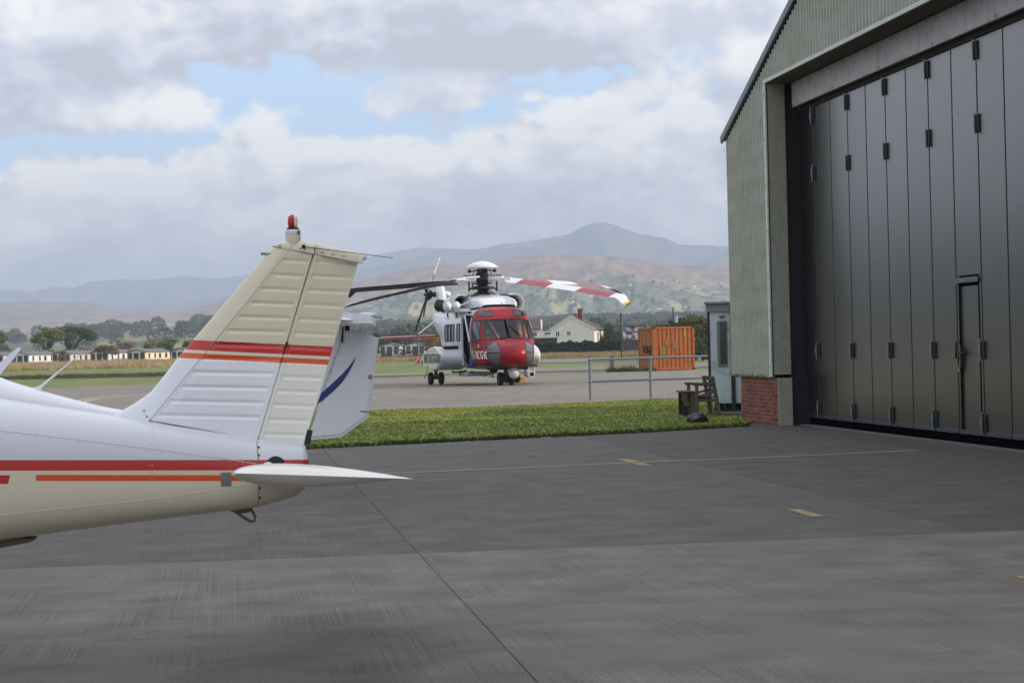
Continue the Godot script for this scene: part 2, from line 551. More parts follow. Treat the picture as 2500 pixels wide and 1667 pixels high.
func scatter(called: String, mesh: Mesh, area: PackedVector2Array, count: int, y: float, smallest: float, largest: float, colors: Array, label: String, patch := 0.35) -> void:
	var box := Rect2(area[0], Vector2.ZERO)
	for p in area: box = box.expand(p)
	var spots := []
	var where := noise(patch, 3, 51)
	while spots.size() < count:
		var p := Vector2(rng.randf_range(box.position.x, box.end.x), rng.randf_range(box.position.y, box.end.y))
		if Geometry2D.is_point_in_polygon(p, area): spots.append(p)
	var mm := MultiMesh.new()
	mm.transform_format = MultiMesh.TRANSFORM_3D
	mm.use_colors = true
	mm.mesh = mesh
	mm.instance_count = count
	for i in count:
		var s := rng.randf_range(smallest, largest)
		var p: Vector2 = spots[i]
		mm.set_instance_transform(i, Transform3D(Basis(Vector3.UP, rng.randf() * TAU).scaled(Vector3(s, s * rng.randf_range(0.75, 1.2), s)), Vector3(p.x, y, p.y)))
		var t := clampf(0.5 + 0.9 * where.get_noise_2d(p.x, p.y), 0, 0.999)
		var k := t * (colors.size() - 1)
		var c: Color = colors[int(k)].lerp(colors[mini(int(k) + 1, colors.size() - 1)], k - int(k))
		var g := rng.randf_range(0.8, 1.2)
		mm.set_instance_color(i, Color(c.r * g, c.g * g, c.b * g))
	var o := MultiMeshInstance3D.new()
	o.name = numbered(called)
	o.multimesh = mm
	o.material_override = leafy(Color.WHITE)
	add_child(o)
	tag(o, label, "", "", "stuff")


func straw_belt() -> void:
	var b := Build.new()
	for i in 34:
		var a := rng.randf() * TAU
		var p := Vector3(cos(a), 0, sin(a)) * sqrt(rng.randf()) * 0.7
		var d := Vector3(cos(a * 3), 0, sin(a * 3)) * 0.035
		b.tri(p - d, p + d, p + Vector3(rng.randf_range(-0.1, 0.5), rng.randf_range(0.45, 1.0), rng.randf_range(-0.3, 0.3)))
	var tuft := b.done()
	var straw := [Color(0.24, 0.16, 0.09), Color(0.40, 0.31, 0.19), Color(0.47, 0.38, 0.245), Color(0.33, 0.27, 0.13)]
	scatter("dune_grass", tuft, PackedVector2Array([Vector2(-135, -262), Vector2(-48, -285), Vector2(-30, -330), Vector2(-62, -425), Vector2(-135, -425)]), 11000, -0.1, 0.6, 1.25, straw, "long straw coloured dune grass in front of the caravans", 0.05)
	scatter("dry_grass", tuft, PackedVector2Array([Vector2(-30, -285), Vector2(8, -262), Vector2(40, -268), Vector2(40, -336), Vector2(-30, -345)]), 6000, -0.1, 0.35, 0.8, [Color(0.26, 0.19, 0.11), Color(0.36, 0.27, 0.16), Color(0.2, 0.18, 0.08)], "belt of dry grass below the hedge and the white house", 0.05)
	scatter("field_scrub", tuft, PackedVector2Array([Vector2(-75, -168), Vector2(-36, -166), Vector2(-14, -160), Vector2(-14, -180), Vector2(-75, -190)]), 3500, -0.06, 0.15, 0.36, [Color(0.07, 0.075, 0.03), Color(0.12, 0.11, 0.05)], "dark unmown grass clumps along the airfield", 0.1)
	scatter("pad_weeds", tuft, PackedVector2Array([Vector2(5.6, -122.5), Vector2(8.2, -123.5), Vector2(8.2, -124.8), Vector2(5.6, -124.5)]), 40, -0.06, 0.25, 0.5, [Color(0.05, 0.07, 0.02), Color(0.07, 0.09, 0.03)], "weeds growing beside the orange container", 0.3)


# ---------------------------------------------------------------- hills
var heights := {}


func hill(called: String, label: String, ridge: Array, far: float, depth: float, sd: int, paint_at: Callable, rough: float, cols := 360, fine := 24) -> void:
	var n := noise(1.0, 5, sd)
	var rows := []
	var tints := []
	heights[called] = func(u: float, z: float) -> float:
		var t := 1.0 - (far - z) / depth
		var top := curve(ridge, u)
		return top * pow(clampf(t, 0, 1), 1.25) + top * rough * n.get_noise_2d(u * 22.0 + sd, t * 2.4) * sin(PI * clampf(t, 0, 1)) + top * 0.012 * n.get_noise_2d(u * 200.0, t * 8)
	var steps := fine + 6
	for k in steps:
		var t := float(k) / fine if k <= fine else 1.0 + (k - fine) * 0.12
		var row := PackedVector3Array()
		var tint := PackedColorArray()
		for i in cols + 1:
			var s := lerpf(-1.0, 1.0, float(i) / cols)
			var u := 0.62 * (0.5 * s + 0.5 * s * s * s)
			var z := far - depth * (1.0 - t)
			var top := curve(ridge, u)
			if u < ridge[0][0]: top *= 1.0 - 0.7 * ss(0, 0.3, ridge[0][0] - u)
			if u > ridge[-1][0]: top *= 1.0 - 0.7 * ss(0, 0.3, u - ridge[-1][0])
			var w := n.get_noise_2d(u * 22.0 + sd, t * 2.4)
			var h := top * (pow(minf(t, 1.0), 1.25) * (1.0 if t <= 1.0 else 1.0) - maxf(0, t - 1.0) * 0.5)
			h += top * rough * w * sin(PI * clampf(t, 0, 1)) + top * 0.012 * n.get_noise_2d(u * 200.0, t * 8)
			row.append(Vector3(u * z, maxf(h, -2.0) - (3.0 if k == 0 else 0.0), -z))
			tint.append(paint_at.call(u, t, h / maxf(top, 1.0)))
		rows.append(row)
		tints.append(tint)
	var b := Build.new()
	b.smooth()
	for i in rows.size() - 1:
		for j in cols:
			for q in [[0, 0], [1, 1], [0, 1], [0, 0], [1, 0], [1, 1]]:
				b.tint = tints[i + q[0]][j + q[1]]
				b.v(rows[i + q[0]][j + q[1]])
	var m := worn(Color.WHITE, 0.95, grain("hillside", 0.02, 0.7, 1.0, 44), 0.004)
	m.vertex_color_use_as_albedo = true
	setting(called, b, m, label)


func build_hills() -> void:
	var v := noise(1.0, 4, 61)
	var cell := noise(1.0, 1, 62, FastNoiseLite.TYPE_CELLULAR)
	cell.cellular_return_type = FastNoiseLite.RETURN_CELL_VALUE
	cell.fractal_type = FastNoiseLite.FRACTAL_NONE
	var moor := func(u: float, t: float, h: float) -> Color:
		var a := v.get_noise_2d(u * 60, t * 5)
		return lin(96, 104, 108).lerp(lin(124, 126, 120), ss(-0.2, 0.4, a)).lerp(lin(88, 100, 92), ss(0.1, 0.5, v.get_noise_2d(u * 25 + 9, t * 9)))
	hill("far_hills", "row of pale distant hills at the left of the sky line", [[-0.2443, 312], [-0.2285, 303], [-0.2193, 324], [-0.2093, 317], [-0.1999, 343], [-0.1888, 350], [-0.1742, 343], [-0.1596, 356], [-0.1538, 356], [-0.1405, 341], [-0.1275, 354], [-0.0983, 387], [-0.0715, 420], [-0.06, 439], [-0.0416, 463], [-0.0252, 443], [0.05, 380]], 9500, 2600, 71, moor, 0.22)
	hill("mountain", "blue grey mountain with a blunt peak above the helicopter", [[-0.16, 180], [-0.11, 230], [-0.0716, 291], [-0.0564, 312], [-0.0417, 337], [-0.0335, 359], [-0.0162, 352], [-0.0047, 367], [0.0131, 381], [0.0283, 398], [0.0361, 428], [0.0439, 439], [0.048, 435], [0.0544, 415], [0.0629, 392], [0.0743, 377], [0.0819, 351], [0.0936, 346], [0.105, 340], [0.2, 300]], 7500, 2400, 72, moor, 0.2)
	var heath := func(u: float, t: float, h: float) -> Color:
		var a := v.get_noise_2d(u * 70, t * 7)
		return lin(122, 98, 86).lerp(lin(148, 126, 98), ss(-0.15, 0.35, a)).lerp(lin(86, 98, 62), ss(0.75, 0.35, h + 0.2 * a))
	hill("brown_hill", "low brown heather hill at the far left", [[-0.2445, 149], [-0.227, 152], [-0.2199, 145], [-0.2132, 146], [-0.2049, 146], [-0.1991, 140], [-0.1921, 126], [-0.1863, 119], [-0.1775, 119], [-0.1613, 114], [-0.1467, 110], [-0.08, 70]], 5500, 1800, 73, heath, 0.2)
	var rim := noise(1.0, 1, 62, FastNoiseLite.TYPE_CELLULAR)
	rim.cellular_return_type = FastNoiseLite.RETURN_DISTANCE2_SUB
	rim.fractal_type = FastNoiseLite.FRACTAL_NONE
	var fields := func(u: float, t: float, h: float) -> Color:
		var a := v.get_noise_2d(u * 80, t * 8)
		var top := lin(146, 116, 98).lerp(lin(168, 144, 112), ss(-0.1, 0.3, a)).lerp(lin(118, 100, 88), ss(0.1, 0.4, v.get_noise_2d(u * 45 + 5, t * 12)))
		var f := cell.get_noise_2d(u * 65, t * 9)
		var low := lin(116, 122, 88).lerp(lin(152, 154, 112), ss(-0.2, 0.7, f)).lerp(lin(178, 168, 112), 0.8 * ss(0.45, 0.6, f)).lerp(lin(46, 60, 36), ss(0.18, 0.3, v.get_noise_2d(u * 110 + 3, t * 14)))
		if rim.get_noise_2d(u * 65, t * 9) < -0.93: low = lin(54, 66, 42)
		return top.lerp(low, ss(0.72, 0.5, h + 0.25 * a - 0.9 * maxf(u - 0.03, 0.0)))
	hill("heather_hill", "brown heather hill with green fields lower down behind the helicopter", [[-0.16, 85], [-0.1483, 96], [-0.1366, 108], [-0.1194, 119], [-0.0985, 127], [-0.0718, 142], [-0.0487, 162], [-0.0256, 168], [-0.0026, 178], [0.0166, 184], [0.0395, 181], [0.0587, 172], [0.074, 159], [0.0817, 154], [0.1048, 153], [0.2, 120]], 4200, 2200, 74, fields, 0.14, 760, 64)
	var low := func(u: float, t: float, h: float) -> Color:
		return lin(72, 88, 48).lerp(lin(128, 136, 78), ss(0.0, 0.5, cell.get_noise_2d(u * 50 + 40, t * 5)))
	hill("wooded_rise", "low wooded rise in front of the hills", [[-0.2448, 20], [-0.2, 24], [-0.16, 29], [-0.12, 28], [-0.0572, 19], [-0.0156, 17], [0.008, 18], [0.0339, 21], [0.0689, 20], [0.1044, 19]], 2000, 1000, 75, low, 0.1)
	woods(rim)


func woods(rim: FastNoiseLite) -> void:
	var b := Build.new()
	for i in 150:
		var d := Vector3(rng.randfn(), rng.randfn() + 0.35, rng.randfn()).normalized()
		var p := d * Vector3(4.2, 4.6, 4.2) * rng.randf_range(0.6, 1.0) + Vector3(0, 5.2, 0)
		leaf(b, p, 1.5)
	b.tube([Vector3.ZERO, Vector3(0, 5, 0)], 0.35, 5, false)
	var mesh := b.done()
	var mm := MultiMesh.new()
	mm.transform_format = MultiMesh.TRANSFORM_3D
	mm.use_colors = true
	mm.mesh = mesh
	var n := 2900
	mm.instance_count = n
	var dense := noise(14.0, 3, 81)
	var rise := [[-0.2448, 20], [-0.2, 24], [-0.16, 29], [-0.12, 28], [-0.0572, 19], [-0.0156, 17], [0.008, 18], [0.0339, 21], [0.0689, 20], [0.1044, 19]]
	var i := 0
	while i < n:
		var u := rng.randf_range(-0.33, 0.25)
		var far := rng.randf() < 0.55
		var z := rng.randf_range(1650, 2000) if far else rng.randf_range(760, 1650)
		if dense.get_noise_2d(u * 4, z * 0.0006) < (-0.25 if far else 0.08) or (u < -0.06 and z < 1350 and rng.randf() < 0.8) or (u < -0.15 and rng.randf() < 0.85): continue
		var t := clampf((z - 1000) / 1000.0, 0, 1)
		var s := rng.randf_range(0.7, 1.35)
		mm.set_instance_transform(i, Transform3D(Basis(Vector3.UP, rng.randf() * TAU).scaled(Vector3(s * 1.2, s, s * 1.2)), Vector3(u * z, curve(rise, u) * pow(t, 1.25) - 0.8, -z)))
		var g := rng.randf_range(0.7, 1.25)
		var c := Color(0.065, 0.08, 0.038).lerp(Color(0.13, 0.11, 0.05), 0.9 if rng.randf() < 0.16 else 0.1)
		mm.set_instance_color(i, Color(c.r * g, c.g * g, c.b * g))
		i += 1
	# hedgerow trees and copses on the heather hill's fields
	var hedge := MultiMesh.new()
	hedge.transform_format = MultiMesh.TRANSFORM_3D
	hedge.use_colors = true
	hedge.mesh = mesh
	hedge.instance_count = 140
	var copse := noise(1.0, 3, 63)
	i = 0
	while i < 140:
		var u := rng.randf_range(-0.16, 0.2)
		var t := rng.randf_range(0.25, 0.72)
		if rim.get_noise_2d(u * 65, t * 9) > -0.9 and copse.get_noise_2d(u * 70, t * 9) < 0.36 or rim.get_noise_2d(u * 65, t * 9) < -0.9 and rng.randf() < 0.6: continue
		var z := 4200.0 - 2200.0 * (1.0 - t)
		var s := rng.randf_range(0.4, 0.9)
		hedge.set_instance_transform(i, Transform3D(Basis(Vector3.UP, rng.randf() * TAU).scaled(Vector3(s, s * 0.8, s)), Vector3(u * z, heights["heather_hill"].call(u, z) - 1.5, -z)))
		hedge.set_instance_color(i, Color(0.085, 0.1, 0.055) * rng.randf_range(0.7, 1.3))
		i += 1
	var hedges := MultiMeshInstance3D.new()
	hedges.name = "hillside_trees"
	hedges.multimesh = hedge
	hedges.material_override = leafy(Color.WHITE)
	add_child(hedges)
	tag(hedges, "hedgerow trees and copses between the fields of the heather hill", "", "", "stuff")
	# a tall belt of trees left of the picture; the hangar doors mirror it
	var belt := MultiMesh.new()
	belt.transform_format = MultiMesh.TRANSFORM_3D
	belt.use_colors = true
	belt.mesh = mesh
	belt.instance_count = 520
	for k in 520:
		var u := rng.randf_range(-1.3, -0.36)
		var z := rng.randf_range(235, 330)
		var s := rng.randf_range(1.0, 1.7)
		belt.set_instance_transform(k, Transform3D(Basis(Vector3.UP, rng.randf() * TAU).scaled(Vector3(s, s, s)), Vector3(u * z, -0.3, -z)))
		belt.set_instance_color(k, Color(0.05, 0.065, 0.03) * rng.randf_range(0.7, 1.3))
	var row := MultiMeshInstance3D.new()
	row.name = "tree_belt"
	row.multimesh = belt
	row.material_override = leafy(Color.WHITE)
	add_child(row)
	tag(row, "belt of dark trees left of the airfield, mirrored in the doors", "", "", "stuff")
	var o := MultiMeshInstance3D.new()
	o.name = "woodland"
	o.multimesh = mm
	o.material_override = leafy(Color.WHITE)
	add_child(o)
	tag(o, "dark hazy woodland filling the plain before the hills", "", "", "stuff")


func leaf(b: Build, p: Vector3, s: float) -> void:
	var x := Vector3(rng.randfn(), rng.randfn(), rng.randfn()).normalized()
	var y := x.cross(Vector3(rng.randfn(), rng.randfn(), rng.randfn())).normalized()
	x *= s * rng.randf_range(0.5, 0.8)
	y *= s * rng.randf_range(0.3, 0.55)
	b.quad(p - x, p - y, p + x, p + y)


# ---------------------------------------------------------------- hangar
# local axes: x runs along the front wall away from the camera, y up, z into the building
func roof_y(t: float) -> float:
	return 5.8 + 0.35 * (3.4 - t) if t > -14.8 else 5.8 + 0.35 * (t + 33.0)


func cladding(x0: float, x1: float, y0: float, follow: bool, y1 := 0.0) -> Build:   # box profile sheet, ribs 30 mm proud
	var b := Build.new()
	var n := 6
	var p := (x1 - x0) / n
	var line := []
	for i in n:
		var s := x0 + i * p
		line.append_array([[s, 0.0], [s + p * 0.56, 0.0], [s + p * 0.66, -0.045], [s + p * 0.88, -0.045], [s + p * 0.98, 0.0]])
	line.append([x1, 0.0])
	for i in line.size() - 1:
		var a: Array = line[i]
		var c: Array = line[i + 1]
		var ya := roof_y(a[0]) - 0.1 if follow else y1
		var yc := roof_y(c[0]) - 0.1 if follow else y1
		b.quad(Vector3(c[0], y0, c[1]), Vector3(a[0], y0, a[1]), Vector3(a[0], ya, a[1]), Vector3(c[0], yc, c[1]))
		b.quad(Vector3(a[0], y0, 0.02), Vector3(c[0], y0, 0.02), Vector3(c[0], yc, 0.02), Vector3(a[0], ya, 0.02))
	return b


func build_hangar() -> void:
	var h := thing("hangar", "large hangar with pale green ribbed cladding and closed dark grey folding doors", "hangar")
	h.transform = Transform3D(Basis(Vector3(-0.1362, 0, -0.9907), Vector3.UP, Vector3(0.9907, 0, -0.1362)), Vector3(4.97, 0, -39.29))
	var green := worn(c8(180, 181, 174), 0.55, two_tone(0.012, [[0.0, Color(0.82, 0.83, 0.78)], [0.5, Color(0.94, 0.95, 0.92)], [1.0, Color(1, 1, 1)]], 35, 6), 0.4)
	var green2 := worn(c8(176, 178, 171), 0.55, two_tone(0.012, [[0.0, Color(0.82, 0.83, 0.78)], [0.5, Color(0.94, 0.95, 0.92)], [1.0, Color(1, 1, 1)]], 36, 6), 0.4)
	var trim := worn(c8(205, 212, 208), 0.5, grain("wear2", 0.02, 0.85, 1.0, 45), 0.5)
	var jamb := worn(c8(160, 162, 144), 0.6, grain("wear2", 0.02, 0.85, 1.0, 45), 0.5)
	var dark := worn(c8(52, 47, 44), 0.8, grain("wear2", 0.02, 0.85, 1.0, 45), 0.7)
	var black := flat(c8(24, 24, 25), 0.7)
	# cladding, one sheet at a time
	for i in 3: put("cladding_sheet", cladding(0.2 + i * 1.0667, 0.2 + (i + 1) * 1.0667 - 0.006, 0.91, true), green if i != 1 else green2, h)
	for i in 28: put("cladding_sheet", cladding(-29.8 + i * 1.0714, -29.8 + (i + 1) * 1.0714 - 0.006, 6.5, true), [green, green2, green][i % 3], h)
	for i in 3: put("cladding_sheet", cladding(-33.0 + i * 1.0667, -33.0 + (i + 1) * 1.0667 - 0.006, 0.91, true), green, h)
	# brick plinths under the piers
	for side in 2:
		var x0 := -0.02 if side == 0 else -33.0
		var x1 := 2.86 if side == 0 else -29.6
		var core := Build.new()
		core.box(Vector3((x0 + x1) / 2, 0.44, 0.14), Vector3(x1 - x0 - 0.02, 0.9, 0.26))
		var plinth := put("brick_plinth", core, worn(c8(150, 140, 128), 0.95, grain("wear2", 0.02, 0.85, 1.0, 45), 1.0), h)
		if side: continue
		var reds: Array[Material] = []
		for c in [c8(146, 74, 60), c8(130, 62, 53), c8(158, 84, 66), c8(104, 52, 48), c8(138, 78, 62)]: reds.append(worn(c, 0.9, grain("brick", 0.05, 0.65, 1.0, 46), 2.5))
		var full := Build.new()
		full.box(Vector3.ZERO, Vector3(0.215, 0.063, 0.05), Basis(), 0.006)
		var half := Build.new()
		half.box(Vector3.ZERO, Vector3(0.102, 0.063, 0.05), Basis(), 0.006)
		var full_mesh := full.done()
		var half_mesh := half.done()
		for row in 12:
			var x := x0
			if row % 2:
				brick(plinth, half_mesh, reds, Vector3(x + 0.051, 0.037 + row * 0.0752, 0.025))
				x += 0.113
			while x + 0.215 <= x1 + 0.001:
				brick(plinth, full_mesh, reds, Vector3(x + 0.1075, 0.037 + row * 0.0752, 0.025))
				x += 0.2255
			if x + 0.1 < x1: brick(plinth, half_mesh, reds, Vector3(x + 0.052, 0.037 + row * 0.0752, 0.025))
	# moss along the foot of the cladding
	var moss := Build.new()
	for i in 900:
		var p := Vector3(rng.randf_range(0.6, 3.4), 0.9 + absf(rng.randfn()) * 0.022, rng.randf_range(-0.045, 0.0))
		leaf(moss, p, 0.03)
	tag(put("moss", moss, flat(c8(82, 104, 44), 0.95), h), "green moss along the foot of the ribbed cladding", "", "", "stuff")
	# jamb, opening trim and soffit
	var b := Build.new()
	b.box(Vector3(0.18, 3.73, 0.16), Vector3(0.035, 5.54, 0.33), Basis(), 0.004)
	put("jamb_panel", b, jamb, h)
	b = Build.new()
	b.box(Vector3(-0.06, 0.45, 0.135), Vector3(0.04, 0.9, 0.27), Basis(), 0.004)
	put("jamb_panel", b, jamb, h)
	b = Build.new()
	b.box(Vector3(0.235, 3.72, -0.05), Vector3(0.15, 5.6, 0.03), Basis(), 0.004)
	put("corner_trim", b, trim, h)
	b = Build.new()
	b.box(Vector3(-14.75, 6.5, -0.05), Vector3(30.1, 0.07, 0.035), Basis(), 0.004)
	put("header_trim", b, trim, h)
	b = Build.new()
	b.box(Vector3(-14.8, 6.475, 0.25), Vector3(30.0, 0.03, 0.5))
	put("soffit", b, worn(c8(92, 82, 70), 0.85, grain("wear2", 0.02, 0.85, 1.0, 45), 0.6), h)
	var screw := Build.new()
	screw.lathe([Vector2(0.0, -0.012), Vector2(0.012, -0.01), Vector2(0.014, 0)], 6, Transform3D(Basis(Vector3.RIGHT, PI / 2).scaled(Vector3(1, 1, -1)), Vector3.ZERO))
	var screws := Build.new()
	for y in 7: screws.box(Vector3(0.22, 1.1 + y * 0.86, -0.068), Vector3(0.03, 0.03, 0.012), Basis(), 0.003)
	for y in 5:
		for x in 10: screws.box(Vector3(0.36 + x * 0.355, 1.3 + y * 1.05 + 0.02 * (x % 2), -0.038), Vector3(0.022, 0.022, 0.012), Basis(), 0.003)
	put("screws", screws, flat(c8(74, 78, 76), 0.5, 0.6), h)
	# fascia boxes over the doors, a dark track gap below them
	var steel := worn(c8(176, 172, 174), 0.5, two_tone(0.01, [[0.0, Color(0.72, 0.7, 0.68)], [0.35, Color(0.92, 0.92, 0.92)], [1.0, Color(1, 1, 1)]], 37), 0.5)
	for i in 12:
		b = Build.new()
		b.box(Vector3(-0.02 - 1.31 - i * 2.62, 6.21, 0.44), Vector3(2.608, 0.46, 0.06), Basis(), 0.006)
		put("fascia_panel", b, steel, h)
		b = Build.new()
		for k in 6:
			b.ball(Vector3(-0.26 - k * 0.43 - i * 2.62, 6.4, 0.408), Vector3(0.014, 0.014, 0.01), 6)
		b.ball(Vector3(-0.07 - i * 2.62, 6.02, 0.408), Vector3(0.016, 0.016, 0.012), 6)
		put("bolts", b, flat(c8(46, 40, 38), 0.7), h)
	b = Build.new()
	b.box(Vector3(-14.8, 6.03, 0.72), Vector3(30.2, 0.24, 0.3))
	put("door_track", b, dark, h)
	b = Build.new()
	b.box(Vector3(0.36, 3.2, 0.63), Vector3(0.3, 6.3, 0.6))
	b.box(Vector3(0.16, 0.45, 0.6), Vector3(0.36, 0.9, 0.62))
	put("door_pocket", b, black, h)
	# door leaves with their hinges, a wicket door in one of them
	var grey := flat(c8(30, 31, 33), 0.27, 0.0, 0.7)
	var grey2 := flat(c8(29, 30, 32), 0.29, 0.0, 0.7)
	for m in [grey, grey2]:
		m.albedo_texture = two_tone(0.012, [[0.0, Color(0.85, 0.78, 0.74)], [0.35, Color(0.95, 0.94, 0.93)], [1.0, Color(1, 1, 1)]], 52, 4)
		m.uv1_triplanar = true
		m.uv1_world_triplanar = true
		m.uv1_scale = Vector3(0.5, 0.22, 0.5)
		m.clearcoat_enabled = true
		m.clearcoat = 0.7
		m.clearcoat_roughness = 0.24
	var soot := flat(c8(8, 8, 9), 1.0, 0.0, 0.0)
	var hinge_steel := flat(c8(60, 60, 62), 0.45, 0.7)
	var pin_steel := flat(c8(150, 150, 150), 0.35, 0.9)
	var top := 5.93
	for i in 28:
		var right := 0.30 - i * 1.056
		var left := right - 1.056
		b = Build.new()
		if i == 8:   # the leaf with the wicket door: frame pieces round the opening
			b.box(Vector3((left + right) / 2, (top + 2.5) / 2, 0.64), Vector3(1.012, top - 2.5, 0.07), Basis(), 0.006)
			b.box(Vector3(right - 0.067, 1.32, 0.64), Vector3(0.09, 2.36, 0.07), Basis(), 0.008)
			b.box(Vector3(left + 0.067, 1.32, 0.64), Vector3(0.09, 2.36, 0.07), Basis(), 0.008)
		else:
			b.box(Vector3((left + right) / 2, (top + 0.15) / 2, 0.64), Vector3(1.012, top - 0.15, 0.07), Basis(), 0.006)
		var leaf_part := put("door_leaf", b, grey if i % 3 else grey2, h)
		b = Build.new()
		b.box(Vector3((left + right) / 2, 0.18, 0.6), Vector3(1.0, 0.06, 0.012), Basis(), 0.003)
		put("kick_strip", b, flat(c8(62, 66, 80), 0.4, 0.4), leaf_part)
		b = Build.new()
		b.box(Vector3(right, 3.0, 0.692), Vector3(0.12, 5.9, 0.02))
		put("weather_strip", b, soot, leaf_part)
		if i % 2 == 0:
			for y in [0.34, 1.4, 4.68, 5.74]:
				b = Build.new()
				b.box(Vector3(left + 0.055, y, 0.592), Vector3(0.075, 0.26, 0.03), Basis(), 0.006)
				b.box(Vector3(left - 0.055, y, 0.592), Vector3(0.075, 0.26, 0.03), Basis(), 0.006)
				b.tube([Vector3(left, y - 0.13, 0.57), Vector3(left, y + 0.13, 0.57)], 0.022, 8)
				var hinge := put("hinge", b, hinge_steel, leaf_part)
				b = Build.new()
				b.box(Vector3(left + 0.012, y + 0.01, 0.548), Vector3(0.03, 0.13, 0.02), Basis(), 0.005)
				b.tube([Vector3(left, y - 0.16, 0.556), Vector3(left, y + 0.16, 0.556)], 0.01, 6)
				put("hinge_pin", b, pin_steel, hinge if false else leaf_part)
		if i == 8:
			b = Build.new()
			b.box(Vector3((left + right) / 2, 1.25, 0.65), Vector3(0.79, 2.2, 0.05), Basis(), 0.008)
			put("wicket_door", b, grey2, leaf_part)
			b = Build.new()
			b.box(Vector3((left + right) / 2, 2.43, 0.585), Vector3(0.9, 0.08, 0.03), Basis(), 0.008)
			put("wicket_lintel", b, grey2, leaf_part)
			b = Build.new()
			for x in [right - 0.117, left + 0.117]: b.box(Vector3(x, 1.27, 0.602), Vector3(0.014, 2.26, 0.014), Basis(), 0.003)
			b.box(Vector3((left + right) / 2, 2.36, 0.602), Vector3(0.8, 0.02, 0.014), Basis(), 0.003)
			put("door_seal", b, soot, leaf_part)
			b = Build.new()
			b.tube([Vector3(right - 0.1, 1.52, 0.6), Vector3(right - 0.1, 1.52, 0.54), Vector3(right - 0.1, 1.28, 0.54), Vector3(right - 0.1, 1.28, 0.6)], 0.016, 6)
			b.bar(Vector3(right - 0.16, 1.36, 0.57), Vector3(right - 0.36, 1.36, 0.57), 0.03, 0.02, 0.004)
			b.box(Vector3(right - 0.17, 1.3, 0.59), Vector3(0.06, 0.3, 0.02), Basis(), 0.004)
			put("door_handle", b, black, leaf_part)
			b = Build.new()
			b.box(Vector3(right - 0.115, 1.1, 0.575), Vector3(0.055, 0.06, 0.025), Basis(), 0.006)
			b.tube([Vector3(right - 0.098, 1.12, 0.575), Vector3(right - 0.1, 1.18, 0.575), Vector3(right - 0.13, 1.18, 0.575), Vector3(right - 0.132, 1.12, 0.575)], 0.006, 6)
			put("padlock", b, flat(c8(196, 110, 30), 0.4, 0.4), leaf_part)
	b = Build.new()
	b.box(Vector3(-14.8, 0.06, 0.68), Vector3(30.2, 0.14, 0.12))
	put("threshold", b, soot, h)
	b = Build.new()
	b.box(Vector3(-14.9, 0.005, 0.47), Vector3(30.4, 0.03, 0.14), Basis(), 0.004)
	put("sill_strip", b, worn(c8(104, 103, 101), 0.8, grain("wear", 0.03, 0.55, 1.0, 41), 1.0), h)
	# roof, verge and the walls out of sight
	var roof_m := worn(c8(92, 98, 104), 0.6, grain("wear2", 0.02, 0.85, 1.0, 45), 0.2)
	b = Build.new()
	for s in 2:
		var xa := 3.64 if s == 0 else -33.35
		b.bar(Vector3(xa, roof_y(xa) + 0.02, -0.075), Vector3(-14.8, roof_y(-14.8) + 0.02, -0.075), 0.05, 0.15, 0.01)
	put("verge_trim", b, worn(c8(118, 124, 138), 0.5, grain("wear2", 0.02, 0.85, 1.0, 45), 0.4), h)
	b = Build.new()
	for s in 2:
		var xa := 3.64 if s == 0 else -33.35
		var d := Vector3(0, 0.08, 0)
		var p := [Vector3(xa, roof_y(xa), -0.07), Vector3(-14.8, roof_y(-14.8), -0.07), Vector3(-14.8, roof_y(-14.8), 34), Vector3(xa, roof_y(xa), 34)]
		if s: p.reverse()
		b.quad(p[3] + d, p[2] + d, p[1] + d, p[0] + d)
		b.quad(p[0], p[1], p[2], p[3])
	put("roof", b, roof_m, h)
	b = Build.new()
	b.box(Vector3(3.33, 2.9, 17.1), Vector3(0.1, 5.75, 33.9))
	b.box(Vector3(-32.93, 2.9, 17.1), Vector3(0.1, 5.75, 33.9))
	b.extrude(PackedVector2Array([Vector2(3.3, 0), Vector2(3.3, 5.7), Vector2(-14.8, 12.0), Vector2(-32.9, 5.7), Vector2(-32.9, 0)]), Transform3D(Basis(), Vector3(0, 0, 34)), 0.1)
	put("wall", b, green, h)
	b = Build.new()
	b.box(Vector3(-14.8, 0.005, 17), Vector3(36, 0.02, 33))
	put("floor", b, flat(c8(110, 108, 104), 0.8), h)
	b = Build.new()
	b.box(Vector3(1.6, 3.3, 0.12), Vector3(2.7, 4.9, 0.12))
	put("pier_wall", b, dark, h)


func brick(plinth: Node3D, mesh: Mesh, reds: Array[Material], at: Vector3) -> void:
	var o := put("brick", mesh, reds[rng.randi() % 5], plinth)
	o.position = at + Vector3(0, 0, rng.randf_range(-0.003, 0.003))


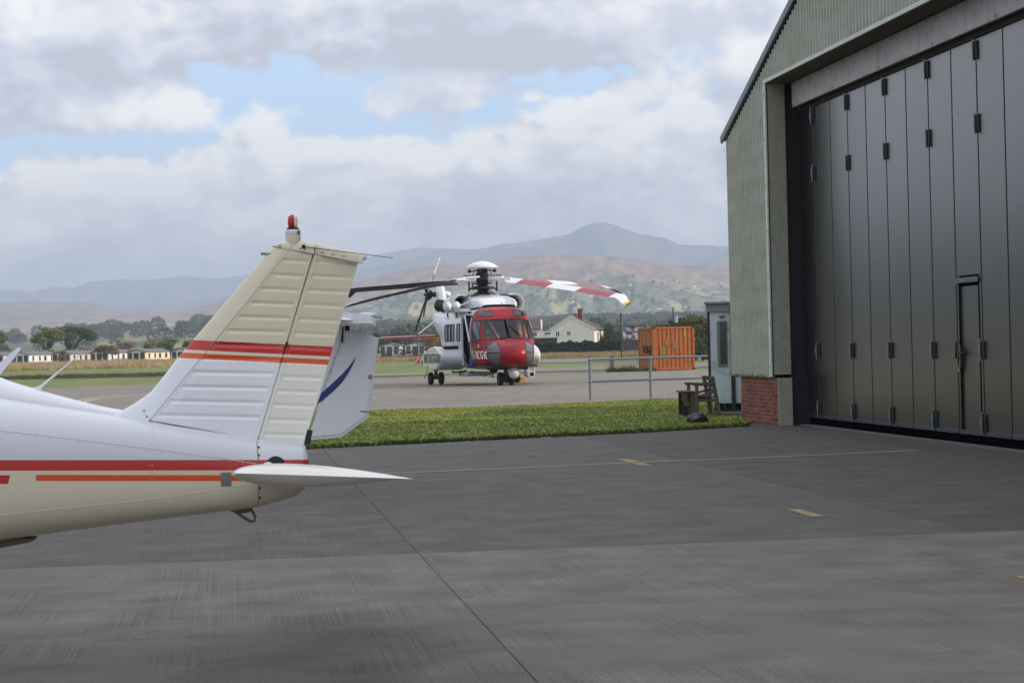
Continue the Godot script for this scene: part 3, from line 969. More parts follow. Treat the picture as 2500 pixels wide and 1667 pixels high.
# ---------------------------------------------------------------- small things between the hangar and the helipad
func build_yard() -> void:
	# white portable cabin beside the hangar
	var white := worn(c8(196, 206, 212), 0.5, two_tone(0.01, [[0.0, Color(0.62, 0.68, 0.66)], [0.4, Color(0.92, 0.94, 0.95)], [1.0, Color(1, 1, 1)]], 38), 0.35)
	var o := thing("portable_cabin", "white portable cabin with dark corner posts and a grilled window", "cabin", Vector3(4.42, 0, -46.9), deg_to_rad(-11))
	var b := Build.new()
	b.box(Vector3(1.6, 1.32, -3.0), Vector3(3.16, 2.2, 6.0), Basis(), 0.01)
	put("wall", b, white, o)
	b = Build.new()
	b.box(Vector3(1.6, 2.37, -3.0), Vector3(3.3, 0.19, 6.1), Basis(), 0.01)
	b.box(Vector3(1.6, 2.48, -3.0), Vector3(3.36, 0.06, 6.2), Basis(), 0.01)
	put("roof", b, worn(c8(136, 142, 142), 0.6, grain("wear2", 0.02, 0.85, 1.0, 45), 0.5), o)
	b = Build.new()
	b.box(Vector3(0.0, 1.3, 0.0), Vector3(0.05, 2.3, 0.05), Basis(), 0.008)
	b.box(Vector3(0.53, 1.22, 0.02), Vector3(0.09, 2.56, 0.09), Basis(), 0.008)
	put("corner_post", b, flat(c8(36, 36, 38), 0.6), o)
	b = Build.new()
	b.box(Vector3(0.57, 2.54, 0.04), Vector3(0.1, 0.12, 0.1), Basis(), 0.01)
	put("post_cap", b, flat(c8(30, 30, 32), 0.6), o)
	b = Build.new()
	b.box(Vector3(0.3, 1.56, 0.02), Vector3(0.22, 1.02, 0.03), Basis(), 0.006)
	var w := put("window", b, flat(c8(112, 116, 116), 0.5, 0.3), o)
	b = Build.new()
	b.box(Vector3(0.325, 1.58, 0.036), Vector3(0.14, 0.92, 0.01), Basis(), 0.002)
	put("pane", b, flat(c8(50, 44, 38), 0.08, 0.0, 0.8), w)
	b = Build.new()
	for k in 5: b.tube([Vector3(0.265 + k * 0.03, 1.1, 0.05), Vector3(0.265 + k * 0.03, 2.03, 0.05)], 0.004, 5)
	put("grille", b, flat(c8(96, 98, 96), 0.5, 0.6), w)
	b = Build.new()
	b.box(Vector3(0.3, 2.17, 0.04), Vector3(0.1, 0.04, 0.06), Basis(), 0.008)
	b.lathe([Vector2(0.0, 0.03), Vector2(0.03, 0.02), Vector2(0.035, -0.01), Vector2(0.0, -0.03)], 10, Transform3D(Basis(), Vector3(0.34, 2.17, 0.08)))
	put("outside_lamp", b, flat(c8(70, 70, 70), 0.4), o)
	b = Build.new()
	b.box(Vector3(1.6, 0.12, -3.0), Vector3(3.0, 0.2, 5.8))
	put("plinth", b, flat(c8(38, 34, 30), 0.9), o)
	b = Build.new()
	b.tube([Vector3(0.1, 0.06, 0.25), Vector3(0.18, 0.22, 0.3), Vector3(0.3, 0.2, 0.32), Vector3(0.36, 0.05, 0.3)], 0.02, 6)
	b.tube([Vector3(0.36, 0.05, 0.3), Vector3(0.62, 0.04, 0.5), Vector3(0.9, 0.06, 0.4)], 0.02, 6)
	tag(put("hose", b, flat(c8(24, 24, 25), 0.6)), "loop of black hose on the grass at the foot of the white cabin", "hose").position = Vector3(4.35, 0.03, -46.6)
	# paving at the foot of the cabin
	b = Build.new()
	for k in 3: b.box(Vector3(4.6 + k * 0.46, 0.045, -45.3 - k * 0.05), Vector3(0.44, 0.05, 1.2), Basis(), 0.01)
	setting("paving", b, worn(c8(100, 94, 88), 0.9, grain("wear", 0.03, 0.55, 1.0, 41), 1.0), "few grey paving flags between the cabin and the brick plinth")
	# weathered bench
	var wood := worn(c8(124, 111, 95), 0.9, grain("wood", 0.04, 0.5, 1.0, 47), 1.6)
	var mossy := worn(c8(98, 98, 66), 0.95, grain("wood", 0.04, 0.5, 1.0, 47), 1.6)
	var dark_wood := worn(c8(58, 52, 46), 0.95, grain("wood", 0.04, 0.5, 1.0, 47), 1.6)
	o = thing("garden_bench", "weathered wooden bench with mossy armrest beside the white cabin", "bench", Vector3(3.9, 0.03, -44.6), 0.05)
	for z in [0.0, -1.3]:
		b = Build.new()
		b.bar(Vector3(0.02, 0.0, z), Vector3(0.02, 0.66, z), 0.07, 0.07, 0.006)
		put("leg", b, wood, o)
		b = Build.new()
		b.bar(Vector3(0.5, 0.0, z), Vector3(0.36, 0.84, z), 0.07, 0.08, 0.006)
		put("leg", b, wood, o)
		b = Build.new()
		b.bar(Vector3(-0.06, 0.68, z), Vector3(0.42, 0.66, z), 0.09, 0.05, 0.008)
		put("armrest", b, mossy, o)
		b = Build.new()
		b.bar(Vector3(0.02, 0.34, z), Vector3(0.45, 0.33, z), 0.05, 0.07, 0.006)
		b.bar(Vector3(0.04, 0.42, z), Vector3(0.4, 0.52, z), 0.04, 0.05, 0.006)
		put("rail", b, wood, o)
	for k in 4:
		b = Build.new()
		b.bar(Vector3(0.06 + k * 0.1, 0.4, 0.04), Vector3(0.06 + k * 0.1, 0.4, -1.34), 0.08, 0.025, 0.005)
		put("seat_slat", b, dark_wood, o)
	for k in 3:
		b = Build.new()
		b.bar(Vector3(0.42 - k * 0.025, 0.52 + k * 0.14, 0.0), Vector3(0.42 - k * 0.025, 0.52 + k * 0.14, -1.3), 0.025, 0.09, 0.005)
		put("back_slat", b, dark_wood, o)
	o = thing("wooden_table", "low weathered wooden table standing in front of the bench", "table", Vector3(3.72, 0.03, -44.75), 0.03)
	for k in 4:
		b = Build.new()
		b.bar(Vector3(-0.1 + k * 0.08, 0.52, 0.1), Vector3(-0.1 + k * 0.08, 0.52, -0.9), 0.074, 0.035, 0.006)
		put("top_plank", b, mossy, o)
	for p in [Vector3(-0.05, 0, 0.02), Vector3(0.12, 0, 0.02), Vector3(-0.05, 0, -0.8), Vector3(0.12, 0, -0.8)]:
		b = Build.new()
		b.bar(p, p + Vector3(0, 0.5, 0), 0.09, 0.09, 0.006)
		put("leg", b, wood if p.x > 0 else dark_wood, o)
	b = Build.new()
	b.box(Vector3(-0.06, 0.42, 0.06), Vector3(0.13, 0.2, 0.03), Basis(), 0.006)
	b.box(Vector3(-0.02, 0.26, 0.07), Vector3(0.11, 0.1, 0.05), Basis(), 0.01)
	put("apron_board", b, wood, o)
	# black sack lying on the grass
	b = Build.new()
	var lump := noise(9.0, 3, 91)
	var rows := []
	for i in 15:
		var a := PI * i / 14.0
		var ring := PackedVector3Array()
		for j in 25:
			var t := TAU * (j % 24) / 24
			var d := Vector3(cos(t) * sin(a), cos(a), sin(t) * sin(a))
			var r := 1.0 + 0.4 * lump.get_noise_3dv(d)
			ring.append(Vector3(d.x * 0.2 * r, maxf(d.y * 0.13 * r + 0.06, 0.0), d.z * 0.14 * r))
		rows.append(ring)
	b.smooth()
	b.grid(rows)
	tag(put("rubbish_sack", b, flat(c8(28, 30, 38), 0.3, 0.0, 0.6)), "shiny black plastic sack lying on the grass near the bench", "sack").position = Vector3(3.62, 0.03, -41.1)
	# galvanised handrail
	var zinc := worn(c8(132, 140, 146), 0.5, grain("wear2", 0.02, 0.85, 1.0, 45), 2.0, 0.5)
	o = thing("handrail", "galvanised tube handrail with two rails running from the grass to the cabin", "railing", Vector3(2.25, 0, -60.86), 0.0)
	for k in 4:
		b = Build.new()
		var x := k * 1.78
		b.tube([Vector3(x, -0.05, -k * 0.25), Vector3(x, 1.18 + k * 0.012, -k * 0.25)], 0.043, 10)
		b.ball(Vector3(x, 1.18, -k * 0.25), Vector3(0.06, 0.05, 0.06), 8)
		b.ball(Vector3(x, 0.54, -k * 0.25), Vector3(0.06, 0.05, 0.06), 8)
		put("post", b, zinc, o)
	for y in [1.17, 0.54]:
		b = Build.new()
		b.tube([Vector3(0, y, 0), Vector3(5.34, y + 0.03, -0.75)], 0.036, 10)
		put("rail", b, zinc, o)
	b = Build.new()
	b.tube([Vector3(0, 0, 0), Vector3(0.0, 0.98, 0.0)], 0.13, 10)
	b.ball(Vector3(0, 0.98, 0), Vector3(0.13, 0.05, 0.13), 10)
	tag(put("bollard", b, zinc), "grey steel post standing alone on the grass left of the orange container", "bollard").position = Vector3(6.05, -0.07, -127.5)
	build_container()
	build_sign_shed()


func build_container() -> void:
	var rust := two_tone(0.02, [[0.0, Color(0.42, 0.26, 0.18)], [0.12, Color(0.62, 0.44, 0.32)], [0.24, Color(0.93, 0.9, 0.86)], [1.0, Color(1, 1, 1)]], 48, 6)
	var orange := worn(c8(172, 99, 46), 0.7, rust, 0.42)
	var brown := worn(c8(158, 104, 54), 0.7, rust, 0.42)
	var o := thing("shipping_container", "short orange shipping container with rust streaks and grey patches", "container", Vector3(8.5, -0.05, -126), deg_to_rad(18))
	var b := Build.new()
	var l := 2.72
	var prof := []
	var n := 9
	for i in n:
		var x := 0.13 + (l - 0.26) * i / n
		var p := (l - 0.26) / n
		prof.append_array([Vector2(x, 0), Vector2(x + p * 0.55, 0), Vector2(x + p * 0.68, -0.04), Vector2(x + p * 0.88, -0.04)])
	prof.append(Vector2(l - 0.13, 0))
	for z in [0.0, -2.44]:
		for i in prof.size() - 1:
			var a: Vector2 = prof[i]
			var c: Vector2 = prof[i + 1]
			var s := 1.0 if z == 0.0 else -1.0
			var q := [Vector3(a.x, 0.12, z - 0.03 + a.y * s), Vector3(c.x, 0.12, z - 0.03 + c.y * s), Vector3(c.x, 2.5, z - 0.03 + c.y * s), Vector3(a.x, 2.5, z - 0.03 + a.y * s)]
			if s < 0: q.reverse()
			b.quad(q[0], q[1], q[2], q[3])
		put("side_panel", b, orange, o)
		b = Build.new()
	for i in 8:
		b.box(Vector3(0.05 + 0.015 * (i % 2), 1.3, -0.2 - i * 0.29), Vector3(0.03, 2.4, 0.27), Basis(), 0.008)
	b.box(Vector3(l - 0.05, 1.3, -1.22), Vector3(0.04, 2.4, 2.3))
	put("end_panel", b, brown, o)
	b = Build.new()
	for x in [0.07, l - 0.07]:
		for z in [-0.06, -2.38]: b.box(Vector3(x, 1.31, z), Vector3(0.14, 2.6, 0.13), Basis(), 0.015)
	put("corner_post", b, orange, o)
	b = Build.new()
	for z in [-0.05, -2.39]:
		for y in [2.54, 0.07]:
			b = Build.new()
			b.box(Vector3(l / 2, y, z), Vector3(l - 0.28, 0.13, 0.1), Basis(), 0.015)
			put("frame_rail", b, orange, o)
	for x in [0.05, l - 0.05]:
		for y in [2.54, 0.07]:
			b = Build.new()
			b.box(Vector3(x, y, -1.22), Vector3(0.1, 0.13, 2.18), Basis(), 0.015)
			put("frame_rail", b, brown, o)
	b = Build.new()
	b.box(Vector3(l / 2, 2.57, -1.22), Vector3(l - 0.2, 0.03, 2.25))
	put("roof", b, brown, o)
	b = Build.new()
	for x in [0.08, l - 0.08]:
		for y in [0.06, 2.56]: b.box(Vector3(x, y, -0.07), Vector3(0.18, 0.12, 0.18), Basis(), 0.012)
	put("corner_casting", b, worn(c8(60, 42, 34), 0.8, rust, 0.4), o)
	var patch := worn(c8(146, 108, 72), 0.7, grain("wear2", 0.02, 0.85, 1.0, 45), 0.6)
	for q in [[0.44, 0.86, 0.38, 0.56], [0.82, 1.46, 0.25, 0.38], [1.28, 1.26, 0.34, 0.4]]:
		b = Build.new()
		b.box(Vector3(q[0] + q[2] / 2, q[1] + q[3] / 2, -0.017), Vector3(q[2], q[3], 0.02), Basis(), 0.004)
		put("patch_plate", b, patch, o)
	b = Build.new()
	b.box(Vector3(2.1, 2.22, -0.017), Vector3(0.12, 0.52, 0.02), Basis(), 0.004)
	put("patch_plate", b, worn(c8(170, 146, 70), 0.7, grain("wear2", 0.02, 0.85, 1.0, 45), 0.6), o)
	var red := flat(c8(168, 44, 24), 0.8)
	b = Build.new()
	b.extrude(PackedVector2Array([Vector2(-0.14, -0.06), Vector2(0.14, -0.06), Vector2(0.1, 0.04), Vector2(0.03, 0.03), Vector2(0, 0.15), Vector2(-0.04, 0.03), Vector2(-0.1, 0.04)]), Transform3D(Basis(), Vector3(1.76, 0.98, -0.012)), 0.01)
	put("red_mark", b, red, o)
	# hand painted strokes on the shaded end
	b = Build.new()
	var turn := Basis(Vector3.UP, -PI / 2)
	for s in [[[0.55, 1.5], [0.55, 1.05]], [[0.35, 1.5], [0.75, 1.46]], [[0.4, 1.28], [0.7, 1.3]], [[0.8, 1.1], [1.0, 1.18]], [[1.0, 1.5], [1.05, 1.02]], [[1.2, 1.45], [1.3, 1.05]], [[1.3, 1.2], [1.65, 1.16]], [[1.6, 1.5], [1.55, 0.9]], [[1.45, 1.42], [1.75, 1.4]]]:
		b.bar(Vector3(0.03, s[0][1], -2.1 + s[0][0]), Vector3(0.03, s[1][1], -2.1 + s[1][0]), 0.07, 0.06)
	put("painted_scrawl", b, flat(c8(40, 26, 18), 0.9), o)


func build_sign_shed() -> void:
	var o := thing("field_shed", "small dark shed with a mottled grey and white upper wall left of the container", "shed", Vector3(17.7, -0.1, -332), 0.0)
	var b := Build.new()
	b.box(Vector3(1.5, 1.15, -1.2), Vector3(3.0, 2.3, 2.4), Basis(), 0.02)
	put("base", b, worn(c8(74, 70, 70), 0.9, grain("wear2", 0.02, 0.85, 1.0, 45), 0.3), o)
	b = Build.new()
	b.box(Vector3(1.5, 3.35, -1.19), Vector3(3.0, 2.1, 2.4), Basis(), 0.01)
	put("upper_wall", b, worn(c8(225, 225, 230), 0.6, two_tone(0.012, [[0.0, Color(0.2, 0.17, 0.17)], [0.40, Color(0.4, 0.36, 0.37)], [0.6, Color(0.8, 0.8, 0.84)], [1.0, Color(1, 1, 1)]], 66, 4), 0.13), o)
	b = Build.new()
	b.box(Vector3(1.5, 4.45, -1.1), Vector3(3.2, 0.12, 2.7), Basis(), 0.02)
	put("roof", b, flat(c8(60, 56, 56), 0.8), o)
	var pole := worn(c8(84, 80, 76), 0.9, grain("wood", 0.04, 0.5, 1.0, 47), 0.6)
	b = Build.new()
	b.tube([Vector3(0, 0, 0), Vector3(0, 4.6, 0)], [0.07, 0.05], 8)
	b.box(Vector3(0, 4.45, 0), Vector3(0.2, 0.22, 0.16), Basis(), 0.03)
	tag(put("wooden_pole", b, pole), "thin wooden pole with a small box on top between house and container", "pole").position = Vector3(10.46, -0.1, -200)
	b = Build.new()
	b.tube([Vector3(0, 0, 0), Vector3(0, 5.1, 0)], [0.08, 0.05], 8)
	o = thing("transformer_pole", "pole with a grey transformer drum rising above the orange container", "pole", Vector3(15.5, -0.1, -200))
	put("pole", b, pole, o)
	b = Build.new()
	b.tube([Vector3(0.24, 3.6, 0.1), Vector3(0.24, 4.25, 0.1)], 0.19, 12)
	b.box(Vector3(0.1, 3.9, 0.05), Vector3(0.2, 0.1, 0.1))
	put("transformer", b, flat(c8(150, 158, 166), 0.5), o)
	b = Build.new()
	b.tube([Vector3(0, 0, 0), Vector3(0.1, 5.6, 0)], [0.11, 0.08], 8)
	tag(put("telegraph_pole", b, worn(c8(130, 126, 116), 0.9, grain("wood", 0.04, 0.5, 1.0, 47), 0.6)), "pale thin pole in front of the bushes left of the helicopter", "pole").position = Vector3(-12.2, -0.1, -270)


# ---------------------------------------------------------------- houses, caravans and trees beyond the airfield
func window_part(parent: Node3D, at: Vector3, w: float, h: float, frame_m: Material, glass_m: Material, turn := 0.0, bars := 1) -> void:
	var b := Build.new()
	var r := Basis(Vector3.UP, turn)
	for s in [-1, 1]:
		b.box(at + r * Vector3(s * (w / 2 - 0.04), 0, 0), Vector3(0.08, h, 0.08), r)
		b.box(at + Vector3(0, s * (h / 2 - 0.04), 0), Vector3(w - 0.16, 0.08, 0.08), r)
	for k in bars: b.box(at + r * Vector3((k + 1.0) / (bars + 1) * w - w / 2, 0, 0), Vector3(0.06, h - 0.16, 0.07), r)
	var f := put("window", b, frame_m, parent)
	b = Build.new()
	b.box(at + r * Vector3(0, 0, -0.01), Vector3(w - 0.1, h - 0.1, 0.03), r)
	put("pane", b, glass_m, f)


func build_houses() -> void:
	var cream := worn(c8(248, 242, 228), 0.85, grain("wear2", 0.02, 0.85, 1.0, 45), 0.2)
	var white := worn(c8(226, 224, 216), 0.85, grain("wear2", 0.02, 0.85, 1.0, 45), 0.2)
	var slate := worn(c8(98, 84, 80), 0.85, grain("slate", 0.08, 0.6, 1.0, 49), 0.5)
	var glass := flat(c8(62, 76, 90), 0.1, 0.0, 0.8)
	var frame := flat(c8(216, 216, 212), 0.5)
	var o := thing("bungalow", "cream bungalow with a plain gable, slate roof and tall red brick chimney", "house", Vector3(7.0, -0.1, -380), -0.19)
	var b := Build.new()
	b.extrude(PackedVector2Array([Vector2(0, 0), Vector2(8.1, 0), Vector2(8.1, 4.5), Vector2(3.75, 6.85), Vector2(0, 4.6)]), Transform3D(), 11.0)
	put("wall", b, cream, o)
	b = Build.new()
	var lower := PackedVector2Array([Vector2(-0.35, 4.5), Vector2(3.75, 6.98), Vector2(8.5, 4.4), Vector2(8.5, 4.26), Vector2(3.75, 6.8), Vector2(-0.35, 4.34)])
	b.extrude(lower, Transform3D(Basis(), Vector3(0, 0.06, -0.05)), 11.3)
	var roof := put("roof", b, slate, o)
	b = Build.new()
	b.extrude(PackedVector2Array([Vector2(-0.4, 4.5), Vector2(3.75, 7.0), Vector2(8.55, 4.42), Vector2(8.55, 4.22), Vector2(3.75, 6.78), Vector2(-0.4, 4.3)]), Transform3D(Basis(), Vector3(0, 0.05, 0.25)), 0.12)
	put("barge_board", b, frame, o)
	var brick_m := worn(c8(140, 72, 58), 0.9, grain("brick", 0.05, 0.65, 1.0, 46), 1.0)
	b = Build.new()
	b.box(Vector3(4.9, 7.2, -4.2), Vector3(0.8, 2.0, 0.8), Basis(), 0.02)
	b.box(Vector3(4.9, 8.22, -4.2), Vector3(0.95, 0.15, 0.95), Basis(), 0.02)
	put("chimney", b, brick_m, roof)
	b = Build.new()
	b.tube([Vector3(3.75, 6.9, -6.5), Vector3(3.75, 7.5, -6.5)], 0.3, 8)
	put("chimney_pot", b, brick_m, roof)
	window_part(o, Vector3(1.35, 3.75, 0.03), 0.75, 0.95, frame, glass)
	window_part(o, Vector3(3.4, 3.85, 0.03), 0.7, 0.8, frame, glass)
	window_part(o, Vector3(8.13, 3.1, -4.0), 1.6, 1.6, frame, glass, PI / 2)
	b = Build.new()
	b.box(Vector3(8.12, 2.3, -7.0), Vector3(0.08, 2.2, 1.0), Basis(), 0.01)
	put("door", b, flat(c8(120, 104, 84), 0.6), o)
	o = thing("white_house", "white house with a brown roof half hidden behind the helicopter nose", "house", Vector3(-2.5, -0.1, -400), 0.0)
	b = Build.new()
	b.box(Vector3(4.2, 2.5, -3.5), Vector3(8.4, 5.0, 7.0), Basis(), 0.02)
	b.extrude(PackedVector2Array([Vector2(-0.1, 4.9), Vector2(-7.0, 4.9), Vector2(-3.5, 6.7)]), Transform3D(Basis(Vector3.UP, PI / 2), Vector3(8.4, 0, -7.1)), 0.3)
	b.box(Vector3(9.4, 2.2, -3.0), Vector3(1.9, 4.4, 5.0), Basis(), 0.02)
	put("wall", b, white, o)
	b = Build.new()
	b.extrude(PackedVector2Array([Vector2(0.4, 4.75), Vector2(0.3, 4.95), Vector2(-3.5, 6.8), Vector2(-7.3, 4.95), Vector2(-7.4, 4.75)]), Transform3D(Basis(Vector3.UP, PI / 2), Vector3(8.0, 0, -7.1)), 8.3)
	put("roof", b, slate, o)
	window_part(o, Vector3(9.4, 4.0, -0.46), 1.4, 0.6, frame, glass)
	window_part(o, Vector3(6.9, 3.9, 0.03), 0.9, 0.9, frame, glass)
	b = Build.new()
	b.box(Vector3(5.4, 1.4, -352), Vector3(4.4, 2.8, 0.2), Basis(), 0.02)
	for k in 8: b.box(Vector3(3.35 + k * 0.58, 2.83, -351.9), Vector3(0.5, 0.14, 0.25), Basis(), 0.02)
	tag(put("garden_fence", b, worn(c8(70, 66, 64), 0.9, grain("wood", 0.04, 0.5, 1.0, 47), 0.3)), "low dark fence in front of the white house by the helicopter", "fence")
	# clipped hedge
	b = Build.new()
	for i in 9000:
		var p := Vector3(rng.randf_range(0, 16.5), 0, rng.randf_range(-1.2, 0.2))
		p.y = rng.randf_range(0.1, 2.1 + 0.14 * sin(p.x * 2.2) + 0.1 * sin(p.x * 5.1))
		var g := rng.randf_range(0.65, 1.3)
		b.tint = Color(0.034 * g, 0.05 * g, 0.017 * g)
		leaf(b, p, 0.3)
	tag(put("hedge", b, leafy(Color.WHITE)), "long dark green clipped hedge in front of the bungalow", "hedge").position = Vector3(3.0, 0, -342)
	# caravans
	var cols := [c8(248, 242, 226), c8(232, 214, 200), c8(250, 250, 248), c8(250, 238, 208), c8(236, 238, 240)]
	var skins := cols.map(func(c): return worn(c, 0.6, grain("wear2", 0.02, 0.85, 1.0, 45), 0.2))
	var dark_frame := flat(c8(64, 70, 74), 0.5)
	o = thing("static_caravan", "cream static caravan with dark framed porch, nearest the striped tail fin but one", "caravan", Vector3(-81.2, -0.1, -440), -0.26, "static caravans behind the dune grass")
	b = Build.new()
	b.extrude(PackedVector2Array([Vector2(0, 0.35), Vector2(3.8, 0.35), Vector2(3.8, 2.12), Vector2(1.9, 2.6), Vector2(0, 2.12)]), Transform3D(), 11.0)
	put("wall", b, skins[3], o)
	b = Build.new()
	b.extrude(PackedVector2Array([Vector2(-0.2, 2.1), Vector2(1.9, 2.66), Vector2(4.0, 2.1), Vector2(4.0, 2.2), Vector2(1.9, 2.78), Vector2(-0.2, 2.2)]), Transform3D(Basis(), Vector3(0, 0, 0.3)), 11.6)
	put("roof", b, worn(c8(112, 116, 122), 0.6, grain("slate", 0.08, 0.6, 1.0, 49), 0.4), o)
	b = Build.new()
	b.box(Vector3(1.9, 0.15, -5.5), Vector3(3.7, 0.5, 10.8))
	put("skirt", b, flat(c8(60, 62, 60), 0.8), o)
	window_part(o, Vector3(0.65, 1.3, 0.04), 0.8, 1.5, dark_frame, glass)
	window_part(o, Vector3(3.15, 1.3, 0.04), 0.8, 1.5, dark_frame, glass)
	b = Build.new()
	b.box(Vector3(1.9, 1.2, 0.02), Vector3(1.0, 1.6, 0.06), Basis(), 0.01)
	put("patio_door", b, flat(c8(46, 42, 44), 0.25, 0.0, 0.7), o)
	for z in [-1.6, -4.2, -6.4, -9.2]: window_part(o, Vector3(3.83, 1.45, z), 0.9 if z < -5 else 0.55, 0.9, dark_frame, glass, PI / 2)
	o.scale = Vector3.ONE * 1.12
	var others := [[-105.7, -440, "long white static caravan beside the upswept wing tip", 2], [-97.0, -440, "pinkish static caravan behind the thin aerial", 1], [-89.0, -440, "white static caravan behind the wind bent tree", 2], [-71.9, -440, "static caravan half cut off by the leading edge of the striped fin", 4], [-112.5, -446, "static caravan at the left edge behind the wing tip", 0], [-27.5, -432, "grey static caravan among the bushes left of the helicopter", 4], [-22.4, -436, "pale static caravan just above the helicopter's sponson", 2]]
	for q in others:
		var c := copy(o, Vector3(q[0], -0.1, q[1]), -0.26 if q[0] < -40 else -0.1, q[2], "static caravans behind the dune grass")
		c.scale = Vector3.ONE * 1.12
		(c.get_node("wall") as MeshInstance3D).material_override = skins[q[3]]
	# farmhouses on the hills
	o = thing("farmhouse", "tiny white farmhouse on the lower slope of the heather hill", "house", Vector3.ZERO, 0.0, "white farmhouses on the hills")
	b = Build.new()
	b.extrude(PackedVector2Array([Vector2(-2.6, 0), Vector2(2.6, 0), Vector2(2.6, 3.4), Vector2(0, 5), Vector2(-2.6, 3.4)]), Transform3D(Basis(), Vector3(0, -1, 3.5)), 7.0)
	put("wall", b, white, o)
	b = Build.new()
	b.extrude(PackedVector2Array([Vector2(-2.9, 3.2), Vector2(0, 5.05), Vector2(2.9, 3.2), Vector2(2.9, 3.5), Vector2(0, 5.35), Vector2(-2.9, 3.5)]), Transform3D(Basis(), Vector3(0, -1, 3.7)), 7.4)
	put("roof", b, slate, o)
	var spots := [[0.0355, 2950], [0.038, 2960], [-0.008, 3050], [-0.0035, 3000], [0.0005, 3040], [0.029, 2900], [0.0615, 2750], [0.066, 2760], [0.0705, 2740], [0.0835, 2850], [0.0925, 2700], [0.096, 2720], [0.057, 3250], [0.0495, 2600], [0.022, 3150], [-0.068, 3100], [-0.078, 3000], [0.079, 3500], [0.0875, 3420], [0.0415, 2500]]
	for i in spots.size():
		var u: float = spots[i][0]
		var z: float = spots[i][1]
		var at := Vector3(u * z, heights["heather_hill"].call(u, z), -z)
		if i == 0:
			o.position = at
		else:
			copy(o, at, rng.randf_range(-1.2, 1.2), "tiny white farmhouse on the lower slope of the heather hill", "white farmhouses on the hills")


func clump(b: Build, c: Vector3, r: Vector3, n: int, s: float, col: Color, vary := 0.3) -> void:
	for i in n:
		var d := Vector3(rng.randfn(), rng.randfn(), rng.randfn()).normalized()
		var g := 1.0 + rng.randf_range(-vary, vary)
		b.tint = Color(col.r * g, col.g * g, col.b * g * rng.randf_range(0.8, 1.2))
		leaf(b, c + d * r * pow(rng.randf(), 0.35), s)


func tree(called: String, label: String, at: Vector3, wide: float, tall: float, col: Color, lean := 0.0, group := "", n := 26, low := 0.18) -> Node3D:
	var o := thing(called, label, "tree" if tall > 2.6 else "bush", at, 0.0, group)
	var b := Build.new()
	var tips := []
	for i in n:
		var a := rng.randf() * TAU
		var r := sqrt(rng.randf()) * 0.42
		var y := tall * rng.randf_range(low + 0.12, 0.9)
		var k := 1.0 - 0.55 * pow(absf(y / tall - 0.45) / 0.55, 2)
		tips.append(Vector3(cos(a) * r * wide * k + lean * y, y, sin(a) * r * wide * k))
	var br := Build.new()
	br.tube([Vector3.ZERO, Vector3(lean * tall * 0.25, tall * 0.3, 0), Vector3(lean * tall * 0.5, tall * 0.62, 0)], [tall * 0.035 + 0.03, tall * 0.026 + 0.02, tall * 0.01 + 0.01], 6)
	for t in tips.slice(0, 12): br.tube([Vector3(lean * tall * 0.2, tall * 0.2 + t.y * 0.12, 0), t * Vector3(0.55, 0.72, 0.55), t], [tall * 0.016 + 0.01, tall * 0.01 + 0.006, 0.01], 5, false)
	put("trunk", br, flat(c8(84, 70, 56), 0.95), o)
	for t in tips: clump(b, t, Vector3(0.2 * wide, 0.13 * tall, 0.2 * wide) * rng.randf_range(0.6, 1.15), 130, 0.04 * (wide + tall) * 0.6, col * rng.randf_range(0.8, 1.2))
	put("crown", b, leafy(Color.WHITE), o)
	return o


func pine(label: String, at: Vector3, wide: float, low: float, tall: float, lean: float, col: Color) -> void:
	var o := thing("umbrella_pine", label, "tree", at, 0.0, "flat topped pines behind the caravans")
	var b := Build.new()
	var br := Build.new()
	var n := 34
	for i in n:
		var a := rng.randf() * TAU
		var r := sqrt(rng.randf())
		var x := cos(a) * r * wide * 0.42
		var y := low + (tall - low) * (0.30 + 0.58 * sqrt(maxf(0, 1 - r * r)) * rng.randf_range(0.5, 1.0))
		var p := Vector3(x + lean, y, sin(a) * r * wide * 0.42)
		clump(b, p, Vector3(wide * 0.13, (tall - low) * 0.14, wide * 0.13) * rng.randf_range(0.75, 1.2), 220, 0.36, col * rng.randf_range(0.8, 1.25))
		if i < 16: br.tube([Vector3(lean * 0.4, low * 0.62, 0), p * Vector3(0.5, 0, 0.5) + Vector3(lean * 0.45, lerpf(low, p.y, 0.55), 0), p], [0.22, 0.13, 0.04], 5, false)
	br.tube([Vector3(-0.6, -0.1, 0), Vector3(lean * 0.2, low * 0.4, 0), Vector3(lean * 0.4, low * 0.7, 0)], [0.42, 0.34, 0.26], 8)
	put("trunk", br, worn(c8(92, 76, 62), 0.95, grain("wood", 0.04, 0.5, 1.0, 47), 0.3), o)
	put("crown", b, leafy(Color.WHITE), o)


